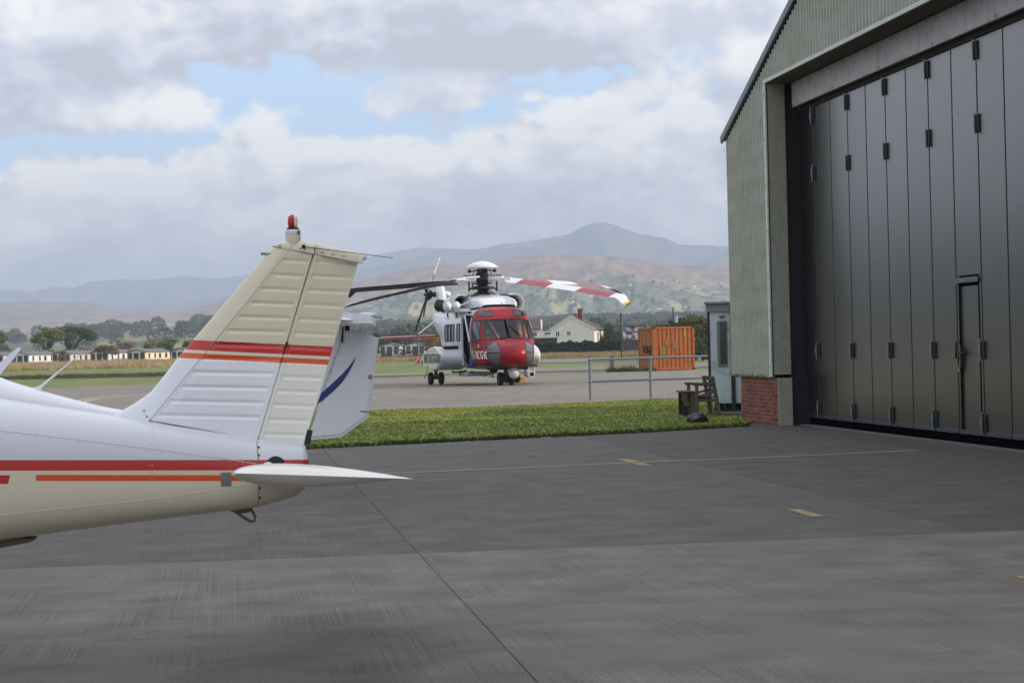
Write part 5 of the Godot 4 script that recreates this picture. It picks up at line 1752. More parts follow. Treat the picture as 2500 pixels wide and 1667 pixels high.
# ---------------------------------------------------------------- the second aircraft, a slender T-tailed one
func build_t_tail_aircraft() -> void:
	var o := thing("t_tail_aircraft", "second white aircraft with a T tail and a blue swoosh on its rudder", "aircraft", Vector3(-2.451, 0, -24.5), deg_to_rad(3))
	var white := paint(c8(236, 238, 243), 0.3)
	var blue := paint(c8(16, 44, 128), 0.3)
	var dark := flat(c8(30, 30, 32), 0.6)
	var st := [[-7.2, 1.25, 0.95, 0.12], [-6.9, 1.35, 0.78, 0.3], [-6.2, 1.5, 0.66, 0.5], [-5.4, 1.98, 0.62, 0.56], [-4.6, 2.02, 0.66, 0.56], [-3.95, 1.62, 0.72, 0.46], [-3.52, 1.401, 0.78, 0.36], [-3.1, 1.252, 0.82, 0.27], [-2.62, 1.109, 0.83, 0.19], [-2.16, 0.995, 0.81, 0.14], [-1.6, 0.94, 0.78, 0.105], [-0.8, 0.88, 0.72, 0.08], [-0.02, 0.8, 0.64, 0.055]]
	var rows := []
	for i in 120:
		var x := lerpf(-7.2, -0.02, i / 119.0)
		var ring := PackedVector3Array()
		var v := []
		for k in [1, 2, 3]: v.append(soft_curve(st.map(func(q): return [q[0], q[k]]), x))
		for j in 41:
			var a := TAU * (j % 40) / 40
			ring.append(Vector3(x, (v[0] + v[1]) / 2 + (v[0] - v[1]) / 2 * signf(sin(a)) * pow(absf(sin(a)), 0.85), v[2] * signf(cos(a)) * pow(absf(cos(a)), 0.85)))
		rows.append(ring)
	var b := Build.new()
	b.smooth()
	b.grid(rows, true)
	put("fuselage", b, white, o)
	b = Build.new()
	b.tube([Vector3(-3.75, 1.478, 0.12), Vector3(-3.4, 1.335, 0.11), Vector3(-2.9, 1.168, 0.09), Vector3(-2.3, 1.012, 0.06)], 0.008, 6)
	put("spine_seam", b, paint(c8(190, 194, 206), 0.4), o)
	# fin, rudder with its bevelled edge, tab and static wick
	var plate := func(poly: Array, half: float, called: String, m: Material, chamfer := 0.012, z0 := 0.0) -> MeshInstance3D:
		var pb := Build.new()
		var p := PackedVector2Array(poly)
		var inner := Geometry2D.offset_polygon(p, -chamfer)[0]
		pb.extrude(inner, Transform3D(Basis(), Vector3(0, 0, z0 + half)), 2 * half)
		pb.extrude(p, Transform3D(Basis(), Vector3(0, 0, z0 + half * 0.55)), half * 1.1)
		return put(called, pb, m, o)
	plate.call([Vector2(-0.75, 0.8), Vector2(-0.05, 0.62), Vector2(0.0, 0.6), Vector2(0.44, 1.70), Vector2(0.46, 1.92), Vector2(0.1, 1.95), Vector2(-0.35, 1.2)], 0.04, "fin", white)
	var rud: MeshInstance3D = plate.call([Vector2(0.02, 0.579), Vector2(0.378, 0.603), Vector2(0.428, 0.607), Vector2(0.747, 0.83), Vector2(0.761, 0.962), Vector2(0.805, 1.166), Vector2(0.859, 1.568), Vector2(0.889, 1.753), Vector2(0.645, 1.855), Vector2(0.486, 1.858), Vector2(0.44, 1.70)], 0.03, "rudder", white, 0.035)
	b = Build.new()
	b.extrude(PackedVector2Array([Vector2(0.755, 0.955), Vector2(0.79, 0.967), Vector2(0.824, 1.149), Vector2(0.803, 1.17)]), Transform3D(Basis(), Vector3(0, 0, 0.006)), 0.012)
	put("trim_tab", b, white, rud)
	b = Build.new()
	var outer := [Vector2(0.618, 1.55), Vector2(0.5425, 1.4435), Vector2(0.441, 1.336), Vector2(0.3055, 1.217), Vector2(0.164, 1.093)]
	var inner_line := [Vector2(0.136, 0.991), Vector2(0.215, 1.045), Vector2(0.328, 1.131), Vector2(0.441, 1.239), Vector2(0.52, 1.3465), Vector2(0.5765, 1.4435)]
	b.extrude(PackedVector2Array(outer + inner_line), Transform3D(Basis(), Vector3(0, 0, 0.0325)), 0.002)
	put("blue_swoosh", b, blue, rud)
	b = Build.new()
	b.lathe([Vector2(0.02, 0.0), Vector2(0.027, 0.0), Vector2(0.027, 0.003), Vector2(0.02, 0.003)], 20, Transform3D(Basis(Vector3.RIGHT, PI / 2), Vector3(0.775, 1.301, 0.03)))
	b.bar(Vector3(0.757, 1.284, 0.0325), Vector3(0.793, 1.318, 0.0325), 0.006, 0.003)
	var red_m := flat(c8(160, 36, 40), 0.5)
	put("warning_ring", b, red_m, rud)
	b = Build.new()
	b.box(Vector3(0.775, 1.299, 0.0305), Vector3(0.016, 0.022, 0.003), Basis(), 0.001)
	b.box(Vector3(0.775, 1.315, 0.0305), Vector3(0.008, 0.012, 0.003), Basis(), 0.001)
	put("warning_hand", b, flat(c8(70, 34, 36), 0.6), rud)
	b = Build.new()
	for p in [[0.786, 1.153], [0.778, 1.1], [0.77, 1.045], [0.762, 0.99]]: b.ball(Vector3(p[0], p[1], 0.018), Vector3(0.006, 0.006, 0.004), 6)
	put("rivets", b, flat(c8(120, 122, 130), 0.4), rud)
	b = Build.new()
	b.tube([Vector3(0.655, 0.904, 0.034), Vector3(0.76, 0.89, 0.036), Vector3(0.85, 0.872, 0.036)], [0.006, 0.005, 0.003], 6)
	put("static_wick", b, dark, rud)
	b = Build.new()
	b.box(Vector3(0.52, 1.88, 0.0), Vector3(0.06, 0.06, 0.05), Basis(), 0.006)
	b.bar(Vector3(0.455, 1.71, 0.035), Vector3(0.475, 1.9, 0.03), 0.012, 0.02, 0.003)
	put("rudder_hinge", b, dark, o)
	# tailplane and elevator on top of the fin, with a balance arm
	var sec := []
	for z in [-1.5, -1.47, 0.0, 1.47, 1.5]:
		var k := 0.25 if absf(z) > 1.48 else 1.0
		sec.append([Vector3(0.12, 1.965 + 0.02 * k, z), Vector3(0.5, -0.02, 0), k])
	put("tailplane", wing_panel(sec, 0.13, 16), white, o)
	b = Build.new()
	b.extrude(PackedVector2Array([Vector2(0.44, 2.04), Vector2(0.474, 2.052), Vector2(0.825, 2.005), Vector2(0.836, 1.911), Vector2(0.586, 1.917), Vector2(0.45, 1.955)]), Transform3D(Basis(), Vector3(0, 0, 1.46)), 2.92)
	put("elevator", b, white, o)
	b = Build.new()
	b.extrude(PackedVector2Array([Vector2(0.6, 2.03), Vector2(0.633, 2.036), Vector2(0.668, 2.062), Vector2(0.711, 2.07), Vector2(0.862, 2.061), Vector2(0.835, 2.028), Vector2(0.72, 2.02)]), Transform3D(Basis(), Vector3(0, 0, -0.3)), 0.03)
	put("balance_arm", b, white, o)
	b = Build.new()
	b.tube([Vector3(0.82, 1.995, 1.4), Vector3(0.95, 1.966, 1.4)], 0.005, 6)
	put("static_wick", b, dark, o)
	# swept aerial on the spine
	b = Build.new()
	b.extrude(PackedVector2Array([Vector2(-3.18, 1.272), Vector2(-3.05, 1.222), Vector2(-3.048, 1.262), Vector2(-3.02, 1.29), Vector2(-3.05, 1.305), Vector2(-3.09, 1.29)]), Transform3D(Basis(), Vector3(0, 0, 0.02)), 0.04)
	b.tube([Vector3(-3.05, 1.285, 0), Vector3(-2.585, 1.657, 0)], [0.019, 0.005], 8)
	put("aerial", b, white, o)
	# wing with its upswept tip behind the spine, canopy, wheels
	sec = []
	for z in [[-5.2, 0.55, 1.0], [-0.4, 1.25, 1.0], [0.4, 1.25, 1.0], [5.2, 0.55, 1.0]]:
		sec.append([Vector3(-5.3 + (1.25 - z[1]) * 0.3, 0.78 + 0.06 * absf(z[0]), z[0]), Vector3(z[1], -0.03, 0), z[2]])
	put("wing", wing_panel(sec, 0.14, 16), white, o)
	for s in [1, -1]:
		b = Build.new()
		b.extrude(PackedVector2Array([Vector2(-5.2, 1.05), Vector2(-4.75, 1.08), Vector2(-4.51, 1.39), Vector2(-4.31, 1.62), Vector2(-4.21, 1.745), Vector2(-4.25, 1.777), Vector2(-4.51, 1.565), Vector2(-4.95, 1.2)]), Transform3D(Basis(), Vector3(0, 0, 5.2 * s + 0.03)), 0.06)
		put("wing_tip", b, white, o)
	b = Build.new()
	for p in [Vector3(-4.6, 0.0, 0.9), Vector3(-4.6, 0.0, -0.9), Vector3(-6.2, 0.0, 0)]:
		b.lathe([Vector2(0.06, -0.05), Vector2(0.15, -0.06), Vector2(0.18, -0.03), Vector2(0.18, 0.03), Vector2(0.15, 0.06), Vector2(0.06, 0.05)], 18, Transform3D(Basis(Vector3.RIGHT, PI / 2), p + Vector3(0, 0.18, 0)))
		b.tube([p + Vector3(0, 0.18, 0), Vector3(p.x, 0.72, p.z * 0.3)], 0.03, 8)
	put("undercarriage", b, dark, o)
	b = Build.new()
	b.box(Vector3(-7.25, 1.1, 0), Vector3(0.04, 1.7, 0.11), Basis(Vector3.RIGHT, 0.9), 0.01)
	put("propeller", b, dark, o)


# ---------------------------------------------------------------- the rescue helicopter
# local axes: z points to the nose, x to the port side, y up; the rotor mast stands at x = z = 0
const BODY := [[-10.4, 3.0, 3.25, 0.06], [-9.6, 2.62, 3.3, 0.24], [-8.0, 2.2, 3.28, 0.42], [-6.0, 1.72, 3.3, 0.7], [-4.6, 1.3, 3.32, 0.95], [-3.4, 0.92, 3.34, 1.14], [-2.2, 0.7, 3.35, 1.24], [0.0, 0.66, 3.35, 1.27], [2.4, 0.66, 3.33, 1.28], [3.1, 0.66, 3.3, 1.28], [3.45, 0.66, 3.18, 1.27], [3.75, 0.66, 2.92, 1.24], [4.05, 0.67, 2.56, 1.2], [4.35, 0.69, 2.2, 1.13], [4.62, 0.72, 1.93, 1.05], [4.95, 0.78, 1.8, 0.88], [5.2, 0.86, 1.67, 0.68], [5.38, 0.98, 1.5, 0.44], [5.46, 1.12, 1.34, 0.2], [5.48, 1.22, 1.24, 0.02]]


func body(z: float, k: int) -> float:
	for i in BODY.size() - 1:
		if z <= BODY[i + 1][0]:
			return lerpf(BODY[i][k], BODY[i + 1][k], clampf((z - BODY[i][0]) / (BODY[i + 1][0] - BODY[i][0]), 0, 1))
	return BODY[-1][k]


func body_power(z: float) -> float:
	return lerpf(2.5, 3.6, ss(-6.0, -3.0, z)) - 1.1 * ss(4.2, 5.3, z)


func body_ring(z: float, n: int) -> PackedVector3Array:
	var lo := body(z, 1)
	var hi := body(z, 2)
	var e := 2.0 / body_power(z)
	var ring := PackedVector3Array()
	for j in n + 1:
		var a := TAU * (j % n) / n
		ring.append(Vector3(body(z, 3) * signf(cos(a)) * pow(absf(cos(a)), e), (lo + hi) / 2 + (hi - lo) / 2 * signf(sin(a)) * pow(absf(sin(a)), e), z))
	return ring


func body_front(x: float, y: float, off := 0.0) -> Vector3:
	var z := 5.48
	while z > 2.0:
		var lo := body(z, 1)
		var hi := body(z, 2)
		var p := body_power(z)
		if pow(absf(x) / body(z, 3), p) + pow(absf((y - (lo + hi) / 2) / ((hi - lo) / 2)), p) <= 1.0: break
		z -= 0.012
	return Vector3(x, y, z) + Vector3(signf(x) * 0.35 * absf(x), 0.3 * signf(y - 1.5), 1.0).normalized() * off


func body_side(z: float, y: float, s: float, off := 0.0) -> Vector3:
	var lo := body(z, 1)
	var hi := body(z, 2)
	var p := body_power(z)
	var q := clampf(absf((y - (lo + hi) / 2) / ((hi - lo) / 2)), 0, 0.999)
	return Vector3(s * (body(z, 3) * pow(1 - pow(q, p), 1 / p) + off), y, z)


func front_patch(poly: Array, off: float, n := 10) -> Build:   # four corners in (x, y), laid over the nose
	var b := Build.new()
	b.smooth()
	var rows := []
	for i in n + 1:
		var line := PackedVector3Array()
		for j in n + 1:
			var u := float(i) / n
			var v := float(j) / n
			var p: Vector2 = poly[0].lerp(poly[1], u).lerp(poly[3].lerp(poly[2], u), v)
			line.append(body_front(p.x, p.y, off))
		rows.append(line)
	var flip: bool = (poly[1] - poly[0]).cross(poly[3] - poly[0]) < 0
	b.grid(rows, flip)
	return b


func side_patch(poly: Array, s: float, off: float, n := 8) -> Build:   # four corners in (z, y)
	var b := Build.new()
	b.smooth()
	var rows := []
	for i in n + 1:
		var line := PackedVector3Array()
		for j in n + 1:
			var u := float(i) / n
			var v := float(j) / n
			var p: Vector2 = poly[0].lerp(poly[1], u).lerp(poly[3].lerp(poly[2], u), v)
			line.append(body_side(p.x, p.y, s, off))
		rows.append(line)
	b.grid(rows, ((poly[1] - poly[0]).cross(poly[3] - poly[0]) < 0) == (s < 0))
	return b


func outline(poly: Array, at: Callable, r: float, b: Build) -> void:
	var pts := []
	for i in poly.size():
		for k in 8: pts.append(at.call(poly[i].lerp(poly[(i + 1) % poly.size()], k / 8.0)))
	pts.append(pts[0])
	b.tube(pts, r, 5, false)


func lettering(words: String, size: float, at: Callable, wide := 0.7) -> Build:   # flat letters, each point laid on a surface
	var t := TextMesh.new()
	var f := SystemFont.new()
	f.font_names = PackedStringArray(["Droid Sans"])
	f.font_weight = 700
	t.font = f
	t.text = words
	t.font_size = 64
	t.pixel_size = size / 46.0
	t.depth = 0.0
	t.curve_step = 2.0
	var a := t.get_mesh_arrays()
	var v: PackedVector3Array = a[Mesh.ARRAY_VERTEX]
	var ix: PackedInt32Array = a[Mesh.ARRAY_INDEX]
	var b := Build.new()
	for i in range(0, ix.size(), 3):
		if v[ix[i]].z < -0.0001: continue
		var p: Array[Vector3] = []
		for k in 3: p.append(at.call(Vector2(v[ix[i + k]].x * wide, v[ix[i + k]].y)))
		b.tri(p[0], p[2], p[1])
	return b


func build_helicopter() -> void:
	var o := thing("rescue_helicopter", "red and white coastguard rescue helicopter parked with drooping rotor blades", "helicopter", Vector3(-1.232, 0, -91.0), deg_to_rad(14))
	var white := paint(c8(208, 210, 216), 0.28)
	var red := paint(c8(138, 3, 18), 0.25)
	red.clearcoat = 0.1
	red.roughness = 0.32
	red.metallic_specular = 0.4
	var black := flat(c8(20, 20, 22), 0.55)
	var rubber := flat(c8(26, 26, 27), 0.85)
	var metal := flat(c8(96, 96, 98), 0.45, 0.7)
	var dark_metal := worn(c8(58, 58, 60), 0.5, grain("brick", 0.05, 0.65, 1.0, 46), 1.2, 0.6)
	var tinted := pane(0.42, Color(0.10, 0.09, 0.09))
	var grey_glass := flat(c8(70, 74, 80), 0.08, 0.0, 0.75)
	# cockpit: the red shell with real openings for the windscreens and the door windows
	var screens := [[Vector2(-0.06, 2.76), Vector2(-0.93, 2.75), Vector2(-1.0, 1.9), Vector2(-0.075, 1.97)], [Vector2(0.06, 2.76), Vector2(0.80, 2.76), Vector2(0.88, 1.93), Vector2(0.075, 1.97)]]
	var quarter := [Vector2(0.85, 2.74), Vector2(1.06, 2.66), Vector2(1.12, 1.95), Vector2(0.93, 1.93)]
	var door_win := [Vector2(3.32, 2.72), Vector2(3.80, 2.70), Vector2(4.22, 1.92), Vector2(3.34, 1.84)]
	var door_gap := [Vector2(1.55, 2.95), Vector2(2.92, 2.95), Vector2(2.92, 0.78), Vector2(1.55, 0.78)]
	var b := Build.new()
	b.smooth()
	var rings := []
	for i in 76: rings.append(body_ring(lerpf(3.02, 5.48, i / 75.0), 144))
	for i in 75:
		for j in 144:
			var c: Vector3 = (rings[i][j] + rings[i + 1][j + 1]) / 2
			var open := false
			if c.z > 3.3 and c.y > 1.85:
				for p in screens + [quarter]:
					if Geometry2D.is_point_in_polygon(Vector2(c.x, c.y), PackedVector2Array(p)) and absf(body_front(c.x, c.y).z - c.z) < 0.1: open = true
			if absf(c.x) > 0.8 and Geometry2D.is_point_in_polygon(Vector2(c.z, c.y), PackedVector2Array(door_win)) and not open: open = true
			if open: continue
			b.quad(rings[i][j], rings[i][j + 1], rings[i + 1][j + 1], rings[i + 1][j])
	put("cockpit", b, red, o)
	# white cabin with the starboard door slid open
	b = Build.new()
	b.smooth()
	rings = []
	for i in 110: rings.append(body_ring(lerpf(-3.6, 3.02, i / 109.0), 96))
	for i in 109:
		for j in 96:
			var c: Vector3 = (rings[i][j] + rings[i + 1][j + 1]) / 2
			if c.x < 0 and c.y > 0.78 and c.y < 2.95 and c.z > 1.55 and c.z < 2.92: continue
			b.quad(rings[i][j], rings[i][j + 1], rings[i + 1][j + 1], rings[i + 1][j])
	put("cabin", b, white, o)
	b = Build.new()
	b.smooth()
	rings = []
	for i in 50: rings.append(body_ring(lerpf(-10.4, -3.6, i / 49.0), 64))
	b.grid(rings)
	put("tail_boom", b, white, o)
	b = Build.new()
	b.grid([body_ring(3.015, 96), PackedVector3Array(Array(body_ring(3.03, 96)).map(func(p): return Vector3(p.x * 1.004, 2.0 + (p.y - 2.0) * 1.004, p.z)))])
	put("door_edge", b, white, o)
	# inside
	b = Build.new()
	b.box(Vector3(0, 0.8, 3.2), Vector3(2.2, 0.1, 3.4))
	b.box(Vector3(0, 2.0, 2.2), Vector3(2.3, 2.4, 0.08))
	b.box(Vector3(-0.1, 1.9, 0.4), Vector3(2.2, 2.2, 0.1))
	b.box(Vector3(0, 1.2, 4.25), Vector3(1.7, 1.1, 0.3))
	b.box(Vector3(0, 1.82, 4.22), Vector3(1.8, 0.16, 0.4))
	put("cabin_lining", b, flat(c8(54, 52, 54), 0.9), o)
	for x in [-0.55, 0.55]:
		b = Build.new()
		b.box(Vector3(x, 1.4, 3.2), Vector3(0.5, 0.14, 0.5), Basis(), 0.04)
		b.box(Vector3(x, 1.85, 2.98), Vector3(0.5, 0.85, 0.14), Basis(Vector3.RIGHT, -0.12), 0.04)
		b.box(Vector3(x, 2.36, 2.92), Vector3(0.3, 0.22, 0.12), Basis(), 0.04)
		b.box(Vector3(x, 1.1, 3.15), Vector3(0.3, 0.5, 0.4))
		put("pilot_seat", b, flat(c8(44, 42, 46), 0.9), o)
	b = Build.new()
	b.bar(Vector3(-0.62, 2.78, 3.5), Vector3(-0.25, 1.95, 3.95), 0.12, 0.02, 0.004)
	b.bar(Vector3(0.66, 2.74, 3.55), Vector3(0.72, 1.95, 3.85), 0.16, 0.02, 0.004)
	b.bar(Vector3(0.98, 2.66, 3.35), Vector3(1.02, 1.95, 3.6), 0.12, 0.02, 0.004)
	put("sun_blind", b, flat(c8(232, 158, 128), 0.8), o)
	# glass and seals
	var seal := Build.new()
	for p in screens:
		outline(p, func(q: Vector2) -> Vector3: return body_front(q.x, q.y, 0.01), 0.022, seal)
		put("windscreen", front_patch(p, 0.006), tinted, o)
	outline(quarter, func(q: Vector2) -> Vector3: return body_front(q.x, q.y, 0.01), 0.022, seal)
	put("quarter_window", front_patch(quarter, 0.006), tinted, o)
	for s in [-1.0, 1.0]:
		outline(door_win, func(q: Vector2) -> Vector3: return body_side(q.x, q.y, s, 0.006), 0.024, seal)
		put("door_window", side_patch(door_win, s, 0.004), pane(0.3, Color(0.5, 0.56, 0.62)), o)
		var m: float = s
		var eyebrow := [Vector2(m * 0.46, 3.16), Vector2(m * 0.95, 3.10), Vector2(m * 1.04, 2.9), Vector2(m * 0.46, 2.90)]
		put("eyebrow_window", front_patch(eyebrow, 0.01), flat(c8(24, 26, 30), 0.06, 0.0, 0.8), o)
		var chin := [Vector2(m * 0.6, 1.86), Vector2(m * 0.98, 1.66), Vector2(m * 0.99, 1.38), Vector2(m * 0.54, 1.38)]
		var chin2 := [Vector2(m * 0.54, 1.355), Vector2(m * 0.99, 1.355), Vector2(m * 0.9, 0.94), Vector2(m * 0.56, 0.80)]
		put("chin_window", front_patch(chin, 0.01), grey_glass, o)
		put("chin_window", front_patch(chin2, 0.01), flat(c8(84, 84, 86), 0.25, 0.0, 0.6), o)
		for c in [eyebrow, chin, chin2]: outline(c, func(q: Vector2) -> Vector3: return body_front(q.x, q.y, 0.012), 0.012, seal)
	put("window_seal", seal, flat(c8(52, 30, 34), 0.5), o)
	b = Build.new()
	for q in [[Vector2(-0.1, 1.98), Vector2(-0.38, 1.99), Vector2(-0.12, 2.45)], [Vector2(0.55, 1.98), Vector2(0.5, 2.0), Vector2(0.14, 2.5)], [Vector2(0.62, 1.97), Vector2(0.6, 2.0), Vector2(0.2, 2.42)]]:
		b.tube([body_front(q[0].x, q[0].y, 0.01), body_front(q[1].x, q[1].y, 0.04), body_front(q[2].x, q[2].y, 0.03)], 0.014, 5)
	put("wiper", b, black, o)
	# door opening: blue step panel, slid-back door leaf, rail
	b = Build.new()
	b.box(Vector3(-1.16, 1.0, 2.66), Vector3(0.12, 0.36, 0.46), Basis(), 0.02)
	b.box(Vector3(-1.05, 2.2, 1.7), Vector3(0.1, 1.3, 0.1), Basis(), 0.01)
	put("step_panel", b, flat(c8(24, 52, 120), 0.5), o)
	b = Build.new()
	for i in 1: pass
	var leaf_rows := []
	for i in 12:
		var line := PackedVector3Array()
		for j in 14: line.append(body_side(lerpf(0.16, 1.54, i / 11.0), lerpf(0.82, 2.95, j / 13.0), -1, 0.06))
		leaf_rows.append(line)
	b.smooth()
	b.grid(leaf_rows, true)
	b.smooth(false)
	b.tube([body_side(-0.2, 2.99, -1, 0.05), body_side(3.0, 2.99, -1, 0.05)], 0.035, 6)
	b.box(body_side(1.54, 1.9, -1, 0.02), Vector3(0.08, 2.1, 0.06), Basis(), 0.01)
	put("sliding_door", b, white, o)
	for k in 5:
		var z0 := -2.15 + k * 0.72
		var w := [Vector2(z0, 2.62), Vector2(z0 + 0.5, 2.62), Vector2(z0 + 0.5, 1.92), Vector2(z0, 1.92)]
		b = Build.new()
		var off := 0.075 if z0 > 0.1 else 0.014
		outline(w, func(q: Vector2) -> Vector3: return body_side(q.x, q.y, -1, off), 0.035, b)
		var win := put("cabin_window", b, flat(c8(56, 56, 60), 0.5), o)
		put("pane", side_patch(w, -1, off - 0.006, 5), flat(c8(150, 160, 172), 0.06, 0.0, 0.8), win)
	b = Build.new()
	b.tube([body_side(3.05, 1.9, -1, 0.05), body_side(2.2, 2.95, -1, 0.16)], 0.04, 6)
	b.ball(body_side(3.05, 1.88, -1, 0.05), Vector3(0.06, 0.06, 0.06), 8)
	put("hoist_strut", b, white, o)
	# letters
	put("registration_letters", lettering("G-MCGK", 0.33, func(q: Vector2) -> Vector3: return body_side(3.98 + q.x, 1.28 + q.y, -1, 0.012), 0.86), flat(c8(226, 222, 222), 0.4), o)
	b = Build.new()
	b.box(body_side(4.08, 1.66, -1, 0.0), Vector3(0.02, 0.13, 0.12))
	put("small_flag", b, flat(c8(220, 216, 214), 0.5), o)
	# cowling, intakes, louvres
	b = Build.new()
	b.smooth()
	rings = []
	for q in [[2.95, 3.3, 0.72, 0.1], [2.7, 3.3, 0.86, 0.32], [2.3, 3.28, 0.94, 0.46], [1.6, 3.25, 1.0, 0.56], [0.8, 3.25, 1.05, 0.62], [-1.0, 3.2, 1.1, 0.62], [-3.0, 3.2, 0.9, 0.5], [-4.6, 3.2, 0.55, 0.22], [-5.4, 3.2, 0.3, 0.05]]:
		var ring := PackedVector3Array()
		for j in 33:
			var a := PI * j / 32
			ring.append(Vector3(q[2] * signf(cos(a)) * pow(absf(cos(a)), 0.55), q[1] + q[3] * pow(sin(a), 0.5), q[0]))
		rings.append(ring)
	b.grid(rings, true)
	put("cowling", b, white, o)
	for s in [-1.0, 1.0]:
		var c := Vector3(s * 1.18, 3.5, 0.0)
		b = Build.new()
		b.lathe([Vector2(0.1, -2.2), Vector2(0.3, -1.6), Vector2(0.4, -0.4), Vector2(0.42, 0.7), Vector2(0.40, 1.05), Vector2(0.37, 1.12), Vector2(0.33, 1.06), Vector2(0.3, 0.7), Vector2(0.28, 0.2)], 28, Transform3D(Basis(Vector3(1, 0, 0), Vector3(0, 0, 1), Vector3(0, -1, 0)), c))
		put("engine_nacelle", b, white, o)
		b = Build.new()
		b.lathe([Vector2(0.34, 1.09), Vector2(0.31, 0.75), Vector2(0.29, 0.3), Vector2(0.0, 0.28)], 28, Transform3D(Basis(Vector3(1, 0, 0), Vector3(0, 0, 1), Vector3(0, -1, 0)), c))
		b.ball(c + Vector3(0, 0, 0.4), Vector3(0.1, 0.1, 0.3), 10)
		put("engine_intake", b, black, o)
		b = Build.new()
		b.tube([c + Vector3(s * 0.1, -0.05, -1.5), c + Vector3(s * 0.35, 0.0, -2.0)], [0.26, 0.28], 14)
		put("exhaust", b, black, o)
		b = Build.new()
		for k in 6: b.box(Vector3(s * (0.52 + k * 0.09), 3.86 - 0.012 * k, 1.25), Vector3(0.05, 0.06, 0.3), Basis(), 0.01)
		put("louvre", b, black, o)
	# sponsons with the flat outer plate
	for s in [-1.0, 1.0]:
		b = Build.new()
		b.smooth()
		var prof := []
		for i in 41:
			var a := TAU * (i % 40) / 40
			var zz := cos(a)
			var hgt := sqrt(maxf(0, 1 - zz * zz)) * (0.5 if zz > 0 else 0.5 * (1 + zz * 0.35))
			prof.append(Vector2(zz * (1.35 if zz > 0 else 3.1), signf(sin(a)) * hgt))
		var sec := []
		for q in [[1.1, 1.0], [1.6, 1.0], [2.0, 1.0], [2.14, 1.03], [2.2, 1.0], [2.24, 0.93]]:
			var line := PackedVector3Array()
			for p in prof: line.append(Vector3(s * q[0], 1.17 + p.y * 1.02 * q[1] - (0.12 if p.x < -1 else 0.0) * (-p.x - 1) * 0.5, -0.1 + p.x * q[1]))
			sec.append(line)
		b.grid(sec, s > 0)
		put("sponson", b, white, o)
		b = Build.new()
		var disc := PackedVector3Array()
		for i in 40: disc.append(sec[5][i] + Vector3(0.004 * s, 0, 0))
		b.fan(disc, s < 0)
		var plate := put("sponson_plate", b, paint(c8(206, 216, 204), 0.4), o)
		if s < 0:
			put("coastguard_letters", lettering("HM COASTGUARD", 0.4, func(q: Vector2) -> Vector3: return Vector3(-2.256, 1.16 + q.y, -0.28 + q.x), 0.78), flat(c8(70, 78, 70), 0.5), plate)
			b = Build.new()
			b.lathe([Vector2(0.05, 0), Vector2(0.11, 0), Vector2(0.11, 0.01), Vector2(0.05, 0.01)], 18, Transform3D(Basis(Vector3(0, 0, 1), Vector3(-1, 0, 0), Vector3(0, -1, 0)), Vector3(-2.25, 1.0, -2.55)))
			put("ring_marking", b, flat(c8(54, 58, 84), 0.5), plate)
			b = Build.new()
			for z in [-1.75, -1.0]: b.ball(Vector3(-2.25, 0.86, z), Vector3(0.02, 0.05, 0.09), 8)
			put("position_lamp", b, flat(c8(210, 255, 226), 0.1), plate)
			b = Build.new()
			b.tube([Vector3(-2.27, 1.42, -1.3), Vector3(-2.27, 0.6, -1.3)], 0.012, 5)
			b.tube([Vector3(-2.2, 0.66, -1.6), Vector3(-2.25, 0.45, -1.75), Vector3(-2.28, 0.3, -1.95)], 0.02, 5)
			put("plate_seam", b, flat(c8(110, 120, 112), 0.5), plate)
		b = Build.new()
		b.box(Vector3(s * 1.55, 1.62, 0.15), Vector3(0.75, 0.16, 1.3), Basis(), 0.03)
		put("sponson_top_mat", b, rubber, o)
		b = Build.new()
		b.extrude(PackedVector2Array([Vector2(0, 0), Vector2(0.16, 0.30), Vector2(0.3, 0.14), Vector2(0.1, -0.06)]), Transform3D(Basis(), Vector3(s * 2.2 - 0.14, 1.0, -3.25)), 0.4)
		put("fin_strake", b, flat(c8(222, 108, 72), 0.5), o)
	# undercarriage
	for q in [[-1.72, -2.1, "main_gear"], [1.72, -2.1, "main_gear"], [-0.03, 4.0, "nose_gear"]]:
		b = Build.new()
		var nose: bool = q[1] > 0
		b.tube([Vector3(q[0], 0.95, q[1] + 0.02), Vector3(q[0], 0.3, q[1])], 0.085 if not nose else 0.07, 10)
		b.tube([Vector3(q[0] - 0.26, 0.28, q[1]), Vector3(q[0] + 0.26, 0.28, q[1])], 0.045, 8)
		b.tube([Vector3(q[0] + 0.05, 0.35, q[1] - 0.1), Vector3(q[0], 0.8, q[1] - 0.45)], 0.04, 6)
		var leg := put(q[2], b, metal, o)
		for s in [-1, 1]:
			var hub := Transform3D(Basis(Vector3(0, 1, 0), Vector3(1, 0, 0), Vector3(0, 0, -1)), Vector3(q[0] + s * 0.235, 0.28, q[1]))
			b = Build.new()
			b.lathe([Vector2(0.13, -0.09), Vector2(0.22, -0.1), Vector2(0.265, -0.075), Vector2(0.28, -0.03), Vector2(0.28, 0.03), Vector2(0.265, 0.075), Vector2(0.22, 0.1), Vector2(0.13, 0.09)], 28, hub)
			put("tyre", b, rubber, leg)
			b = Build.new()
			b.lathe([Vector2(0.0, -0.06), Vector2(0.1, -0.06), Vector2(0.135, -0.085), Vector2(0.135, 0.085), Vector2(0.1, 0.06), Vector2(0.0, 0.06)], 20, hub)
			put("rim", b, metal, leg)
	b = Build.new()
	b.extrude(PackedVector2Array([Vector2(0, 0), Vector2(0.3, 0), Vector2(0.24, 0.2), Vector2(0.1, 0.22)]), Transform3D(Basis(), Vector3(1.98, 0.0, -1.7)), 0.5)
	put("wheel_chock", b, flat(c8(206, 150, 40), 0.7), o)
	b = Build.new()
	b.box(Vector3(-1.95, 0.12, -2.1), Vector3(0.02, 0.2, 0.3))
